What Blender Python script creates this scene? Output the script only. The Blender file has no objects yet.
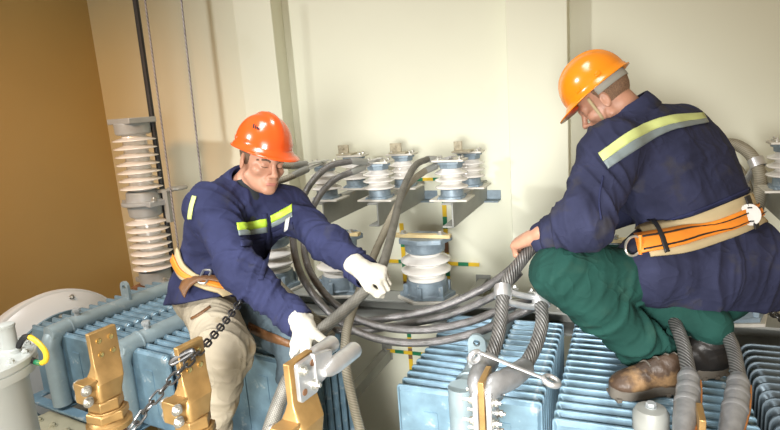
import bpy, math, random
import numpy as np
from mathutils import Vector, Matrix
from mathutils.bvhtree import BVHTree

random.seed(4)
PI = math.pi
SC = bpy.context.scene
COL = SC.collection

# ------------------------------------------------------------------ camera
ZC = 3.0            # camera height above the floor
FPX = 580.0
_n = np.array([210., 2890., FPX]); _n /= np.linalg.norm(_n)
_v = np.array([240., -134., FPX]); _v -= _n * (_n @ _v); _v /= np.linalg.norm(_v)
AZ = -_n; AY = _v; AX = np.cross(AY, AZ)
CM = np.array([AX, AY, AZ])     # camera (right, down, forward) -> world

def P(px, py, D):
    """world point seen at pixel (px, py) at distance D along the view axis"""
    w = CM @ np.array([(px - 390) / FPX * D, (py - 215) / FPX * D, D])
    return Vector((w[0], w[1], w[2] + ZC))

def PZ(px, py, z):
    r = CM @ np.array([(px - 390) / FPX, (py - 215) / FPX, 1.0])
    k = (z - ZC) / r[2]
    return Vector((r[0] * k, r[1] * k, z))

def PY(px, py, y):
    r = CM @ np.array([(px - 390) / FPX, (py - 215) / FPX, 1.0])
    k = y / r[1]
    return Vector((r[0] * k, y, r[2] * k + ZC))

cam_d = bpy.data.cameras.new('camera')
cam = bpy.data.objects.new('camera', cam_d)
COL.objects.link(cam)
R = CM  # columns: right, down, forward in world
rt, dn, fw = Vector(R[:, 0]), Vector(R[:, 1]), Vector(R[:, 2])
cam.matrix_world = Matrix((
    (rt.x, -dn.x, -fw.x, 0), (rt.y, -dn.y, -fw.y, 0), (rt.z, -dn.z, -fw.z, ZC), (0, 0, 0, 1)))
cam_d.sensor_fit = 'HORIZONTAL'; cam_d.sensor_width = 36.0
cam_d.lens = 36.0 * FPX / 780.0
cam_d.clip_start = 0.02
SC.camera = cam

# ------------------------------------------------------------------ materials
def mat(name, col, rough=0.5, metal=0.0, var=0.12, vscale=6.0, bump=0.0, bscale=60.0, spots=None, spec=0.5, detail=5.0, rvar=0.0, coat=0.0, sheen=0.0):
    m = bpy.data.materials.new(name); m.use_nodes = True
    nt = m.node_tree; b = nt.nodes['Principled BSDF']
    b.inputs['Roughness'].default_value = rough
    b.inputs['Metallic'].default_value = metal
    b.inputs['Specular IOR Level'].default_value = spec
    if coat: b.inputs['Coat Weight'].default_value = coat; b.inputs['Coat Roughness'].default_value = 0.15
    if sheen: b.inputs['Sheen Weight'].default_value = sheen
    tc = nt.nodes.new('ShaderNodeTexCoord')
    no = nt.nodes.new('ShaderNodeTexNoise'); no.inputs['Scale'].default_value = vscale
    no.inputs['Detail'].default_value = detail
    nt.links.new(tc.outputs['Object'], no.inputs['Vector'])
    rp = nt.nodes.new('ShaderNodeValToRGB')
    c = np.array(col[:3])
    rp.color_ramp.elements[0].position = 0.3; rp.color_ramp.elements[1].position = 0.7
    rp.color_ramp.elements[0].color = (*np.clip(c * (1 - var), 0, 1), 1)
    rp.color_ramp.elements[1].color = (*np.clip(c * (1 + var), 0, 1), 1)
    nt.links.new(no.outputs['Fac'], rp.inputs['Fac'])
    out = rp.outputs['Color']
    if spots:                      # stains with a shape of their own: (colour, scale, threshold)
        for sc_, ss, th in spots:
            n2 = nt.nodes.new('ShaderNodeTexNoise'); n2.inputs['Scale'].default_value = ss
            n2.inputs['Detail'].default_value = 6
            nt.links.new(tc.outputs['Object'], n2.inputs['Vector'])
            r2 = nt.nodes.new('ShaderNodeValToRGB')
            r2.color_ramp.elements[0].position = th; r2.color_ramp.elements[1].position = min(1, th + 0.12)
            nt.links.new(n2.outputs['Fac'], r2.inputs['Fac'])
            mx = nt.nodes.new('ShaderNodeMixRGB'); mx.inputs['Color2'].default_value = (*sc_, 1)
            nt.links.new(r2.outputs['Color'], mx.inputs['Fac'])
            nt.links.new(out, mx.inputs['Color1']); out = mx.outputs['Color']
    nt.links.new(out, b.inputs['Base Color'])
    if rvar:
        mp = nt.nodes.new('ShaderNodeMapRange')
        mp.inputs['To Min'].default_value = max(0, rough - rvar); mp.inputs['To Max'].default_value = min(1, rough + rvar)
        nt.links.new(no.outputs['Fac'], mp.inputs['Value']); nt.links.new(mp.outputs['Result'], b.inputs['Roughness'])
    if bump:
        n3 = nt.nodes.new('ShaderNodeTexNoise'); n3.inputs['Scale'].default_value = bscale; n3.inputs['Detail'].default_value = 4
        nt.links.new(tc.outputs['Object'], n3.inputs['Vector'])
        bp = nt.nodes.new('ShaderNodeBump'); bp.inputs['Strength'].default_value = bump; bp.inputs['Distance'].default_value = 0.01
        nt.links.new(n3.outputs['Fac'], bp.inputs['Height']); nt.links.new(bp.outputs['Normal'], b.inputs['Normal'])
    return m

def braided(name, col, dark, metal, rough, turns=1.0, bands=220.0, cross=True, bumpd=0.35):
    """strand pattern of a bare stranded conductor, wound on the tube's own UVs (u along in metres, v around 0..1)"""
    m = bpy.data.materials.new(name); m.use_nodes = True
    nt = m.node_tree; b = nt.nodes['Principled BSDF']
    b.inputs['Metallic'].default_value = metal; b.inputs['Roughness'].default_value = rough
    uv = nt.nodes.new('ShaderNodeUVMap'); uv.uv_map = 'UVMap'
    sep = nt.nodes.new('ShaderNodeSeparateXYZ'); nt.links.new(uv.outputs['UV'], sep.inputs['Vector'])
    def strand(sign):
        a = nt.nodes.new('ShaderNodeMath'); a.operation = 'MULTIPLY'; a.inputs[1].default_value = bands
        nt.links.new(sep.outputs['X'], a.inputs[0])
        c_ = nt.nodes.new('ShaderNodeMath'); c_.operation = 'MULTIPLY'; c_.inputs[1].default_value = sign * turns * 2 * PI
        nt.links.new(sep.outputs['Y'], c_.inputs[0])
        s_ = nt.nodes.new('ShaderNodeMath'); s_.operation = 'ADD'
        nt.links.new(a.outputs[0], s_.inputs[0]); nt.links.new(c_.outputs[0], s_.inputs[1])
        si = nt.nodes.new('ShaderNodeMath'); si.operation = 'SINE'; nt.links.new(s_.outputs[0], si.inputs[0])
        mr = nt.nodes.new('ShaderNodeMapRange'); mr.inputs['From Min'].default_value = -1
        nt.links.new(si.outputs[0], mr.inputs['Value'])
        return mr.outputs['Result']
    h = strand(1)
    if cross:
        h2 = strand(-1)
        mm = nt.nodes.new('ShaderNodeMath'); mm.operation = 'MULTIPLY'
        nt.links.new(h, mm.inputs[0]); nt.links.new(h2, mm.inputs[1]); h = mm.outputs[0]
        # keep the mean brightness
        sq = nt.nodes.new('ShaderNodeMath'); sq.operation = 'POWER'; sq.inputs[1].default_value = 0.5
        nt.links.new(h, sq.inputs[0]); h = sq.outputs[0]
    tc = nt.nodes.new('ShaderNodeTexCoord')
    no = nt.nodes.new('ShaderNodeTexNoise'); no.inputs['Scale'].default_value = 25; no.inputs['Detail'].default_value = 5
    nt.links.new(tc.outputs['Object'], no.inputs['Vector'])
    ad = nt.nodes.new('ShaderNodeMath'); ad.operation = 'MULTIPLY_ADD'; ad.inputs[1].default_value = 0.7; 
    nt.links.new(no.outputs['Fac'], ad.inputs[0]); 
    sh = nt.nodes.new('ShaderNodeMath'); sh.operation = 'MULTIPLY'; sh.inputs[1].default_value = 0.55
    nt.links.new(h, sh.inputs[0]); nt.links.new(sh.outputs[0], ad.inputs[2])
    rp = nt.nodes.new('ShaderNodeValToRGB')
    rp.color_ramp.elements[0].position = 0.25; rp.color_ramp.elements[0].color = (*dark, 1)
    rp.color_ramp.elements[1].position = 0.85; rp.color_ramp.elements[1].color = (*col, 1)
    nt.links.new(ad.outputs[0], rp.inputs['Fac']); nt.links.new(rp.outputs['Color'], b.inputs['Base Color'])
    bp = nt.nodes.new('ShaderNodeBump'); bp.inputs['Strength'].default_value = bumpd; bp.inputs['Distance'].default_value = 0.004
    nt.links.new(h, bp.inputs['Height']); nt.links.new(bp.outputs['Normal'], b.inputs['Normal'])
    return m

# ------------------------------------------------------------------ mesh building
WL = {}                             # world location of each thing / part (all unrotated when built)

class MB:
    def __init__(s): s.v = []; s.f = []; s.uv = {}
    def add(s, vs, fs):
        k = len(s.v); s.v += [Vector(p) for p in vs]; s.f += [tuple(i + k for i in q) for q in fs]; return s
    def box(s, c, size, ex=(1, 0, 0), ey=(0, 1, 0), ez=None):
        c = Vector(c); ex = Vector(ex).normalized(); ey = Vector(ey).normalized()
        ez = Vector(ez).normalized() if ez else ex.cross(ey).normalized()
        a, b, d = [q / 2 for q in size]
        vs = [c + ex * (i * a) + ey * (j * b) + ez * (k * d) for k in (-1, 1) for j in (-1, 1) for i in (-1, 1)]
        return s.add(vs, [(0, 2, 3, 1), (4, 5, 7, 6), (0, 1, 5, 4), (2, 6, 7, 3), (0, 4, 6, 2), (1, 3, 7, 5)])
    def prism(s, poly, o, ex, ey, t, ez=None):
        """2-D outline in the plane (ex, ey) at o, thickness t centred along ez"""
        o = Vector(o); ex = Vector(ex).normalized(); ey = Vector(ey).normalized()
        ez = Vector(ez).normalized() if ez else ex.cross(ey).normalized()
        n = len(poly)
        vs = [o + ex * x + ey * y - ez * (t / 2) for x, y in poly] + [o + ex * x + ey * y + ez * (t / 2) for x, y in poly]
        fs = [tuple(range(n))[::-1], tuple(range(n, 2 * n))] + [(i, (i + 1) % n, (i + 1) % n + n, i + n) for i in range(n)]
        return s.add(vs, fs)
    def lathe(s, prof, o=(0, 0, 0), axis=(0, 0, 1), n=28, close=True, ref=None):
        o = Vector(o); ez = Vector(axis).normalized()
        ref = Vector(ref) if ref else (Vector((1, 0, 0)) if abs(ez.x) < 0.9 else Vector((0, 1, 0)))
        ex = (ref - ez * ref.dot(ez)).normalized(); ey = ez.cross(ex)
        k = len(s.v)
        for r, z in prof:
            for i in range(n):
                a = 2 * PI * i / n
                s.v.append(o + ez * z + (ex * math.cos(a) + ey * math.sin(a)) * r)
        for j in range(len(prof) - 1):
            for i in range(n):
                i2 = (i + 1) % n
                s.f.append((k + j * n + i, k + j * n + i2, k + (j + 1) * n + i2, k + (j + 1) * n + i))
        if close:
            if prof[0][0] > 1e-6: s.f.append(tuple(k + i for i in range(n))[::-1])
            if prof[-1][0] > 1e-6: s.f.append(tuple(k + (len(prof) - 1) * n + i for i in range(n)))
        return s
    def cyl(s, p0, p1, r, r1=None, n=20):
        p0 = Vector(p0); p1 = Vector(p1); d = p1 - p0
        return s.lathe([(r, 0), (r if r1 is None else r1, d.length)], p0, d, n)
    def hexa(s, c, axis, r, h, n=6):
        c = Vector(c); a = Vector(axis).normalized()
        return s.lathe([(r * .92, -h / 2), (r, -h / 2 + h * .12), (r, h / 2 - h * .12), (r * .92, h / 2)], c, a, n)
    def bolt(s, c, axis, r=0.008, h=0.007, shaft=0.006):
        a = Vector(axis).normalized(); c = Vector(c)
        s.lathe([(r * 1.5, 0), (r * 1.5, h * .25)], c, a, 16)
        s.hexa(c + a * (h * .75), a, r, h)
        if shaft: s.cyl(c + a * h, c + a * (h + shaft), r * .5, n=10)
        return s
    def sph(s, c, r, n=14, sc=(1, 1, 1)):
        c = Vector(c); k = len(s.v); m = n // 2 + 1
        prof = [(math.sin(PI * j / m), -math.cos(PI * j / m)) for j in range(1, m)]
        for pr, pz in prof:
            for i in range(n):
                a = 2 * PI * i / n
                s.v.append(c + Vector((pr * math.cos(a) * r * sc[0], pr * math.sin(a) * r * sc[1], pz * r * sc[2])))
        for j in range(len(prof) - 1):
            for i in range(n):
                i2 = (i + 1) % n
                s.f.append((k + j * n + i, k + j * n + i2, k + (j + 1) * n + i2, k + (j + 1) * n + i))
        s.f.append(tuple(k + i for i in range(n))[::-1]); s.f.append(tuple(k + (len(prof) - 1) * n + i for i in range(n)))
        return s
    def tube(s, pts, r, n=16, closed=False, r2=None, caps=True, up=None):
        """swept tube; r a number or list; r2 squashes the second axis; writes UVs (u metres along, v around)"""
        pts = [Vector(p) for p in pts]; m = len(pts); k = len(s.v)
        rs = r if hasattr(r, '__len__') else [r] * m
        q = r2 if hasattr(r2, '__len__') else [r2] * m if r2 else rs
        tans = []
        for i in range(m):
            a = pts[(i - 1) % m] if (closed or i > 0) else pts[i]
            b = pts[(i + 1) % m] if (closed or i < m - 1) else pts[i]
            tans.append((b - a).normalized())
        ref = Vector(up) if up else (Vector((0, 0, 1)) if abs(tans[0].z) < 0.9 else Vector((1, 0, 0)))
        ex = (ref - tans[0] * ref.dot(tans[0])).normalized(); L = 0; us = []
        for i in range(m):
            if i: L += (pts[i] - pts[i - 1]).length
            us.append(L)
            ex = (ex - tans[i] * ex.dot(tans[i])).normalized(); ey = tans[i].cross(ex)
            for j in range(n):
                a = 2 * PI * j / n
                s.v.append(pts[i] + ex * (math.cos(a) * rs[i]) + ey * (math.sin(a) * q[i]))
        for i in range(m if closed else m - 1):
            i2 = (i + 1) % m
            for j in range(n):
                j2 = (j + 1) % n
                s.f.append((k + i * n + j, k + i * n + j2, k + i2 * n + j2, k + i2 * n + j))
                u1 = us[i]; u2 = us[i2] if i2 else L
                s.uv[len(s.f) - 1] = [(u1, j / n), (u1, (j + 1) / n), (u2, (j + 1) / n), (u2, j / n)]
        if caps and not closed:
            s.f.append(tuple(k + i for i in range(n))[::-1]); s.f.append(tuple(k + (m - 1) * n + i for i in range(n)))
        return s
    def build(s, name, m, parent=None, angle=35, bevel=0, seg=2, label=None):
        off = WL[parent.name] if parent is not None else Vector((0, 0, 0))
        me = bpy.data.meshes.new(name)
        me.from_pydata([p - off for p in s.v], [], s.f); me.validate(clean_customdata=False)
        me.update()
        if s.uv and len(me.polygons) == len(s.f):
            ul = me.uv_layers.new(name='UVMap')
            for fi, u in s.uv.items():
                for li, c in zip(me.polygons[fi].loop_indices, u): ul.data[li].uv = c
        me.polygons.foreach_set('use_smooth', [True] * len(me.polygons))
        me.set_sharp_from_angle(angle=math.radians(angle))
        return put(name, me, m, parent, bevel, seg, label)

def put(name, me, m, parent=None, bevel=0, seg=2, label=None):
    o = bpy.data.objects.new(name, me); COL.objects.link(o)
    if m: me.materials.append(m)
    WL[o.name] = Vector((0, 0, 0))
    if parent is not None: o.parent = parent; WL[o.name] = WL[parent.name]
    if bevel:
        b = o.modifiers.new('bevel', 'BEVEL'); b.width = bevel; b.segments = seg; b.limit_method = 'ANGLE'; b.angle_limit = math.radians(40)
        b.harden_normals = False
    if label: o['label'] = label
    return o

def thing(name, label, cat, loc=(0, 0, 0), group=None):
    o = bpy.data.objects.new(name, None); COL.objects.link(o)
    o.location = loc; o.empty_display_size = 0.1
    WL[o.name] = Vector(loc)
    return tag(o, label, cat, group)

def tag(o, label, cat, group=None):
    o['label'] = label; o['category'] = cat
    if group: o['group'] = group
    return o

def struct(o): o['kind'] = 'structure'; return o

def kids(o): return [c for c in COL.objects if c.parent == o]

def dup(root, loc, label, rotz=0.0, skip=()):
    """a copy of a thing with copies of its parts and sub-parts"""
    r = root.copy(); COL.objects.link(r); r.location = loc; r.rotation_euler = (0, 0, rotz); r['label'] = label
    WL[r.name] = Vector(loc)
    for ch in kids(root):
        if ch.name.split('.')[0] in skip: continue
        c = ch.copy(); COL.objects.link(c); c.parent = r
        for g in kids(ch):
            d = g.copy(); COL.objects.link(d); d.parent = c
    return r

def spline(pts, per=8):
    """Catmull-Rom through the points"""
    p = [Vector(q) for q in pts]; p = [p[0] * 2 - p[1]] + p + [p[-1] * 2 - p[-2]]
    out = []
    for i in range(1, len(p) - 2):
        for k in range(per):
            t = k / per
            out.append(0.5 * ((2 * p[i]) + (p[i + 1] - p[i - 1]) * t + (2 * p[i - 1] - 5 * p[i] + 4 * p[i + 1] - p[i + 2]) * t * t
                              + (3 * p[i] - p[i - 1] - 3 * p[i + 1] + p[i + 2]) * t ** 3))
    out.append(p[-2]); return out

def rrect(w, h, r, n=5):
    out = []
    for cx, cy, a0 in ((w / 2 - r, h / 2 - r, 0), (-w / 2 + r, h / 2 - r, 90), (-w / 2 + r, -h / 2 + r, 180), (w / 2 - r, -h / 2 + r, 270)):
        for i in range(n + 1):
            a = math.radians(a0 + 90 * i / n); out.append((cx + r * math.cos(a), cy + r * math.sin(a)))
    return out

# ------------------------------------------------------------------ palette
M_wall = mat('cream_paint', (0.755, 0.765, 0.625), 0.55, var=0.03, vscale=1.2, bump=0.04, bscale=9, spots=[((0.71, 0.715, 0.56), 1.6, 0.62)])
M_wall2 = mat('warm_lit_cream_paint', (0.48, 0.36, 0.155), 0.4, var=0.06, vscale=0.8, bump=0.04, bscale=9)  # cream paint with the dim warm lamplight put into its colour
M_floor = mat('concrete', (0.28, 0.26, 0.23), 0.85, var=0.15, vscale=3, bump=0.2, bscale=40)
M_galv = mat('galvanised_blue_grey', (0.185, 0.300, 0.385), 0.32, 0.3, var=0.22, vscale=14, bump=0.05, bscale=50, rvar=0.1, spots=[((0.42, 0.50, 0.54), 26, 0.60)])
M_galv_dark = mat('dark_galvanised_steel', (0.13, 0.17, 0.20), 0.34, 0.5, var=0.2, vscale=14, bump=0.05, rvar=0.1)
M_header = mat('grey_blue_pipe_paint', (0.26, 0.335, 0.365), 0.42, 0.15, var=0.12, vscale=12, bump=0.05, spots=[((0.38, 0.43, 0.43), 18, 0.6)])
M_steel = mat('grey_painted_steel', (0.30, 0.31, 0.29), 0.5, 0.1, var=0.1, vscale=8, spots=[((0.36, 0.33, 0.26), 9, 0.62)])
M_cap = mat('blue_grey_cast_iron', (0.24, 0.31, 0.37), 0.5, 0.25, var=0.2, vscale=30, bump=0.12, bscale=90, spots=[((0.42, 0.47, 0.5), 45, 0.63)])
M_capgrey = mat('light_grey_casting', (0.36, 0.39, 0.40), 0.45, 0.1, var=0.08, vscale=20)
M_porc = mat('white_glazed_porcelain', (0.82, 0.80, 0.76), 0.16, var=0.03, vscale=10, spec=0.6, coat=0.3)
M_bolt = mat('zinc_plated_bolts', (0.62, 0.62, 0.58), 0.3, 0.8, var=0.1, vscale=60)
M_brass = mat('brass', (0.42, 0.262, 0.10), 0.40, 0.55, var=0.16, vscale=22, bump=0.06, bscale=120, rvar=0.1, spots=[((0.42, 0.24, 0.08), 18, 0.63)])
M_alu = mat('bare_aluminium', (0.62, 0.63, 0.64), 0.36, 0.75, var=0.1, vscale=25, bump=0.08, bscale=90, rvar=0.1)
M_busbar = mat('dusty_aluminium_plate', (0.66, 0.64, 0.58), 0.5, 0.3, var=0.1, vscale=30)
M_white = mat('white_tank_enamel', (0.60, 0.65, 0.68), 0.28, var=0.03, vscale=4, spec=0.6)
M_offwhite = mat('off_white_paint', (0.47, 0.50, 0.48), 0.4, var=0.04, vscale=8)
M_lid = mat('beige_tank_paint', (0.36, 0.34, 0.24), 0.45, var=0.12, vscale=7, spots=[((0.24, 0.22, 0.16), 12, 0.63)])
M_black = mat('black_rubber', (0.015, 0.015, 0.017), 0.5, var=0.2)
M_yellow = mat('yellow_paint', (0.75, 0.50, 0.03), 0.4, var=0.08)
M_green = mat('green_paint', (0.02, 0.20, 0.09), 0.4, var=0.1)
M_brownbar = mat('rusty_brown_steel', (0.20, 0.10, 0.05), 0.6, var=0.2, vscale=30)
M_porcbrown = mat('brown_glazed_porcelain', (0.10, 0.045, 0.03), 0.2, var=0.1)
M_twist = braided('twisted_strand_conductor', (0.29, 0.285, 0.275), (0.045, 0.045, 0.045), 0.45, 0.40, turns=11, bands=420, cross=False, bumpd=0.6)
M_hose = braided('stranded_aluminium', (0.36, 0.35, 0.32), (0.10, 0.10, 0.09), 0.55, 0.42, turns=8, bands=900, cross=False)
M_hose2 = braided('dusty_stranded_cable', (0.34, 0.31, 0.235), (0.17, 0.155, 0.115), 0.1, 0.6, turns=6, bands=700, cross=False, bumpd=0.2)
M_braid = braided('braided_metal_sleeve', (0.25, 0.24, 0.21), (0.075, 0.075, 0.065), 0.35, 0.45, turns=14, bands=1000, cross=True, bumpd=0.35)
M_dullhose = braided('dark_braided_cable', (0.33, 0.32, 0.32), (0.07, 0.07, 0.07), 0.65, 0.30, turns=14, bands=1300, cross=True)
M_rope = braided('grey_wire_rope', (0.40, 0.36, 0.36), (0.08, 0.08, 0.09), 0.3, 0.5, turns=2, bands=260, cross=False)
M_wrap = mat('grey_tape_wrap', (0.27, 0.275, 0.28), 0.36, 0.35, var=0.15, vscale=30, bump=0.15, bscale=60)
M_copper = mat('bright_copper', (0.75, 0.33, 0.12), 0.3, 0.8, var=0.15, vscale=60)
M_chain = mat('blackened_chain_steel', (0.10, 0.10, 0.10), 0.35, 0.8, var=0.2, vscale=60)
M_tab = mat('tarnished_tab', (0.40, 0.36, 0.26), 0.5, 0.2, var=0.25, vscale=60)
M_gold = mat('bright_brass_studs', (0.85, 0.60, 0.22), 0.22, 0.9, var=0.05)
M_wood = mat('yellowed_board', (0.62, 0.50, 0.26), 0.6, var=0.1, vscale=20)
# ================================================================== the room
YW = 3.35
XL = -3.70
def wallbox(name, c, size, m):
    return struct(MB().box(c, size).build(name, m, bevel=0.004))
wallbox('wall_back', (-0.2, YW + 0.1, 2.35), (7.2, 0.2, 4.7), M_wall)
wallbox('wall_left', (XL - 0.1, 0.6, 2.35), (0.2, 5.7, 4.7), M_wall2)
wallbox('floor', (-0.2, 0.6, -0.05), (7.2, 5.7, 0.1), M_floor)
for i, (a, b) in enumerate(((232, 270), (505, 567))):
    x0 = PY(a, 0, YW - 0.13).x; x1 = PY(b, 0, YW - 0.13).x
    wallbox('trim_%d' % (i + 1), ((x0 + x1) / 2, YW - 0.065, 2.35), (x1 - x0, 0.13, 4.7), M_wall)

# earthing strips painted in yellow and green stripes, fixed to the wall
def strip(name, label, a, b, w, n, start=0):
    a = Vector(a); b = Vector(b); t = thing(name, label, 'earthing strip', a)
    d = (b - a) / n
    for i in range(n):
        c = a + d * (i + .5)
        e = d.normalized(); side = Vector((0, 1, 0)).cross(e)
        k = 2 if (i + start) % 6 == 5 else (i + start) % 2
        mb = MB().box(c, (d.length + .001, w, .008), e, side)
        mb.build('brown_band' if k == 2 else 'green_band' if k else 'yellow_band', M_brownbar if k == 2 else M_green if k else M_yellow, t)
    return t
yb = YW - 0.0045
zt = ZC
strip('earthing_strip', 'vertical yellow and green striped earthing strip left of the front white insulator', (-1.335, yb, zt - .78), (-1.335, yb, zt - 1.86), .026, 14)
strip('earthing_strip', 'vertical yellow and green striped earthing strip right of the front white insulator', (-1.045, yb, zt - .58), (-1.045, yb, zt - 1.42), .026, 11, 1)
strip('earthing_strip', 'upper horizontal yellow and green striped earthing strip behind the front white insulator', (-1.50, yb - .0085, zt - 1.03), (-.84, yb - .0085, zt - 1.03), .022, 10, 1)
strip('earthing_strip', 'lower horizontal yellow and green striped earthing strip below the cable loops', (-1.50, yb - .0085, zt - 1.66), (-.70, yb - .0085, zt - 1.66), .022, 13)
strip('earthing_strip', 'thin horizontal earthing strip high behind the bracket insulators', (-1.24, yb, zt - .50), (-.84, yb, zt - .50), .018, 6, 1)
strip('earthing_strip', 'yellow and green striped earthing strip showing behind the second boot', (.27, 2.70, zt - .98), (.27, 2.70, zt - 1.5), .05, 5, 1)

# ================================================================== steel supports
RZ = ZC - 0.985          # top of the long rail
RY = 2.60
mb = MB()
mb.box((-.3, RY, RZ - .006), (4.0, .15, .012)); mb.box((-.3, RY + .069, RZ - .055), (4.0, .012, .11)); mb.box((-.3, RY, RZ - .104), (4.0, .15, .012))
tag(mb.build('support_rail', M_steel, bevel=.002), 'long grey channel rail carrying the row of large white insulators', 'steel rail')
for x, w in ((-.82, 'to the right of the front white insulator'), (-1.86, 'behind the kneeling worker in the orange helmet'), (1.2, 'at the right end of the rail')):
    a = Vector((x, RY - .02, RZ - .115)); 
    mb = MB().box((x, (RY + YW) / 2, RZ - .135), (.05, YW - RY + .1, .008)).box((x + .022, (RY + YW) / 2, RZ - .165), (.006, YW - RY + .1, .06))
    mb.box((x, YW - .005, RZ - .16), (.09, .01, .1))
    tag(mb.build('angle_bracket', M_steel, bevel=.0015), 'grey angle iron from wall to rail, ' + w, 'bracket')
# the lower brace at the foot of the wall
mb = MB().box((-1.50, 2.95, ZC - 1.655), (.055, .8, .008)).box((-1.476, 2.95, ZC - 1.69), (.006, .8, .07)).box((-1.5, YW - .006, ZC - 1.67), (.07, .012, .11))
mb.bolt((-1.5, YW - .04, ZC - 1.65), (0, 0, 1), .012, .012)
tag(mb.build('angle_bracket', M_steel, bevel=.0015), 'grey angle iron brace low on the wall beside the dark ribbed radiator', 'bracket')

# upper bracket beams on the wall
BZ = ZC - 0.50
beams = ((-1.50, 'behind the kneeling worker'), (-1.19, 'middle one, behind two hanging cables'), (-.80, 'rightmost of three with open end'))
for x, w in beams:
    t = thing('wall_bracket', 'grey channel beam sticking out from the wall, ' + w, 'bracket', (x, YW, BZ - .06), 'insulator beams on the wall')
    L0, L1 = 2.62, YW; yc = (L0 + L1) / 2; L = L1 - L0
    mb = MB().box((x + .02, yc, BZ - .07), (.008, L, .12)).box((x - .005, yc, BZ - .014), (.055, L, .008)).box((x - .005, yc, BZ - .126), (.055, L, .008))
    mb.build('channel', M_steel, t, bevel=.0015)
    mb = MB().box((x + .05, YW - .045, BZ - .125), (.11, .09, .008)).box((x + .05, YW - .004, BZ - .10), (.11, .008, .06))
    mb.build('wall_foot', M_cap, t, bevel=.0015)

# ================================================================== insulators
def shed_profile(r0, rs, z0, z1, n, tip=.008, slant=.012, root=.30):
    """porcelain body with n sheds that droop towards the rim"""
    pr = [(r0, z0)]
    pitch = (z1 - z0) / n
    for i in range(n):
        zc = z0 + pitch * (i + .5)
        pr += [(r0, zc - pitch * root), (r0 + (rs - r0) * .35, zc - slant * .75), (rs - .004, zc - slant - tip * .5), (rs, zc - slant), (rs - .002, zc - slant + tip * .6),
               (r0 + (rs - r0) * .5, zc + slant * .35), (r0 + .004, zc + pitch * root)]
    pr.append((r0, z1)); return pr

def small_post(loc, label, bar=True):
    t = thing('post_insulator', label, 'insulator', loc, 'insulators on the wall brackets')
    x, y, z = loc; o = Vector(loc)
    MB().box(o + Vector((0, 0, .005)), (.19, .16, .010)).build('base_plate', M_busbar, t, bevel=.002)
    mb = MB().lathe([(.068, .010), (.068, .018), (.058, .022), (.056, .052), (.050, .056)], o)
    for a in range(4): mb.bolt(o + Vector((math.cos(a * PI / 2 + .8) * .075, math.sin(a * PI / 2 + .8) * .075, .010)), (0, 0, 1), .007, .006, .004)
    mb.build('lower_fitting', M_cap, t)
    MB().lathe(shed_profile(.048, .082, .052, .158, 3, .007, .007), o, n=36).build('porcelain_body', M_porc, t)
    mb = MB().lathe([(.050, .156), (.058, .159), (.060, .176), (.070, .179), (.070, .190)], o, n=8)
    mb.build('upper_cap', M_cap, t)
    mb = MB().box(o + Vector((0, -.01, .196)), (.16, .10, .010))
    pl = mb.build('top_plate', M_busbar, t, bevel=.002)
    for dx in (-.055, .055):
        for dy in (-.03, .02): MB().bolt(o + Vector((dx, dy, .201)), (0, 0, 1), .009, .008, .008).build('bolt', M_bolt, pl)
    return t
first = None
spots = []
for i, (x, w) in enumerate(((-1.50, 'left wall bracket'), (-1.19, 'middle wall bracket'), (-.80, 'right wall bracket'))):
    for y, q in ((2.735, 'front'), (3.10, 'rear')):
        lab = 'small white two-shed insulator, %s one of the pair on the %s' % (q, w)
        loc = (x - .01, y, BZ - .010)
        if first is None: first = small_post(loc, lab)
        else: dup(first, loc, lab)
# upright terminal tabs behind the caps
for x, y, w in ((-1.585, 3.12, 'left'), (-1.24, 3.10, 'middle'), (-.86, 3.06, 'right')):
    c = Vector((x, y, BZ + .192))
    mb = MB().box(c + Vector((0, 0, .028)), (.068 if w != 'right' else .045, .012, .056)).box(c + Vector((.03, -.02, .004)), (.10, .09, .008))
    mb.bolt(c + Vector((.0, -.006, .034)), (0, -1, 0), .007, .005, .003)
    tag(mb.build('terminal_tab', M_tab, bevel=.002), 'upright dusty metal terminal tab on top of the %s bracket insulators' % w, 'terminal')

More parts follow.
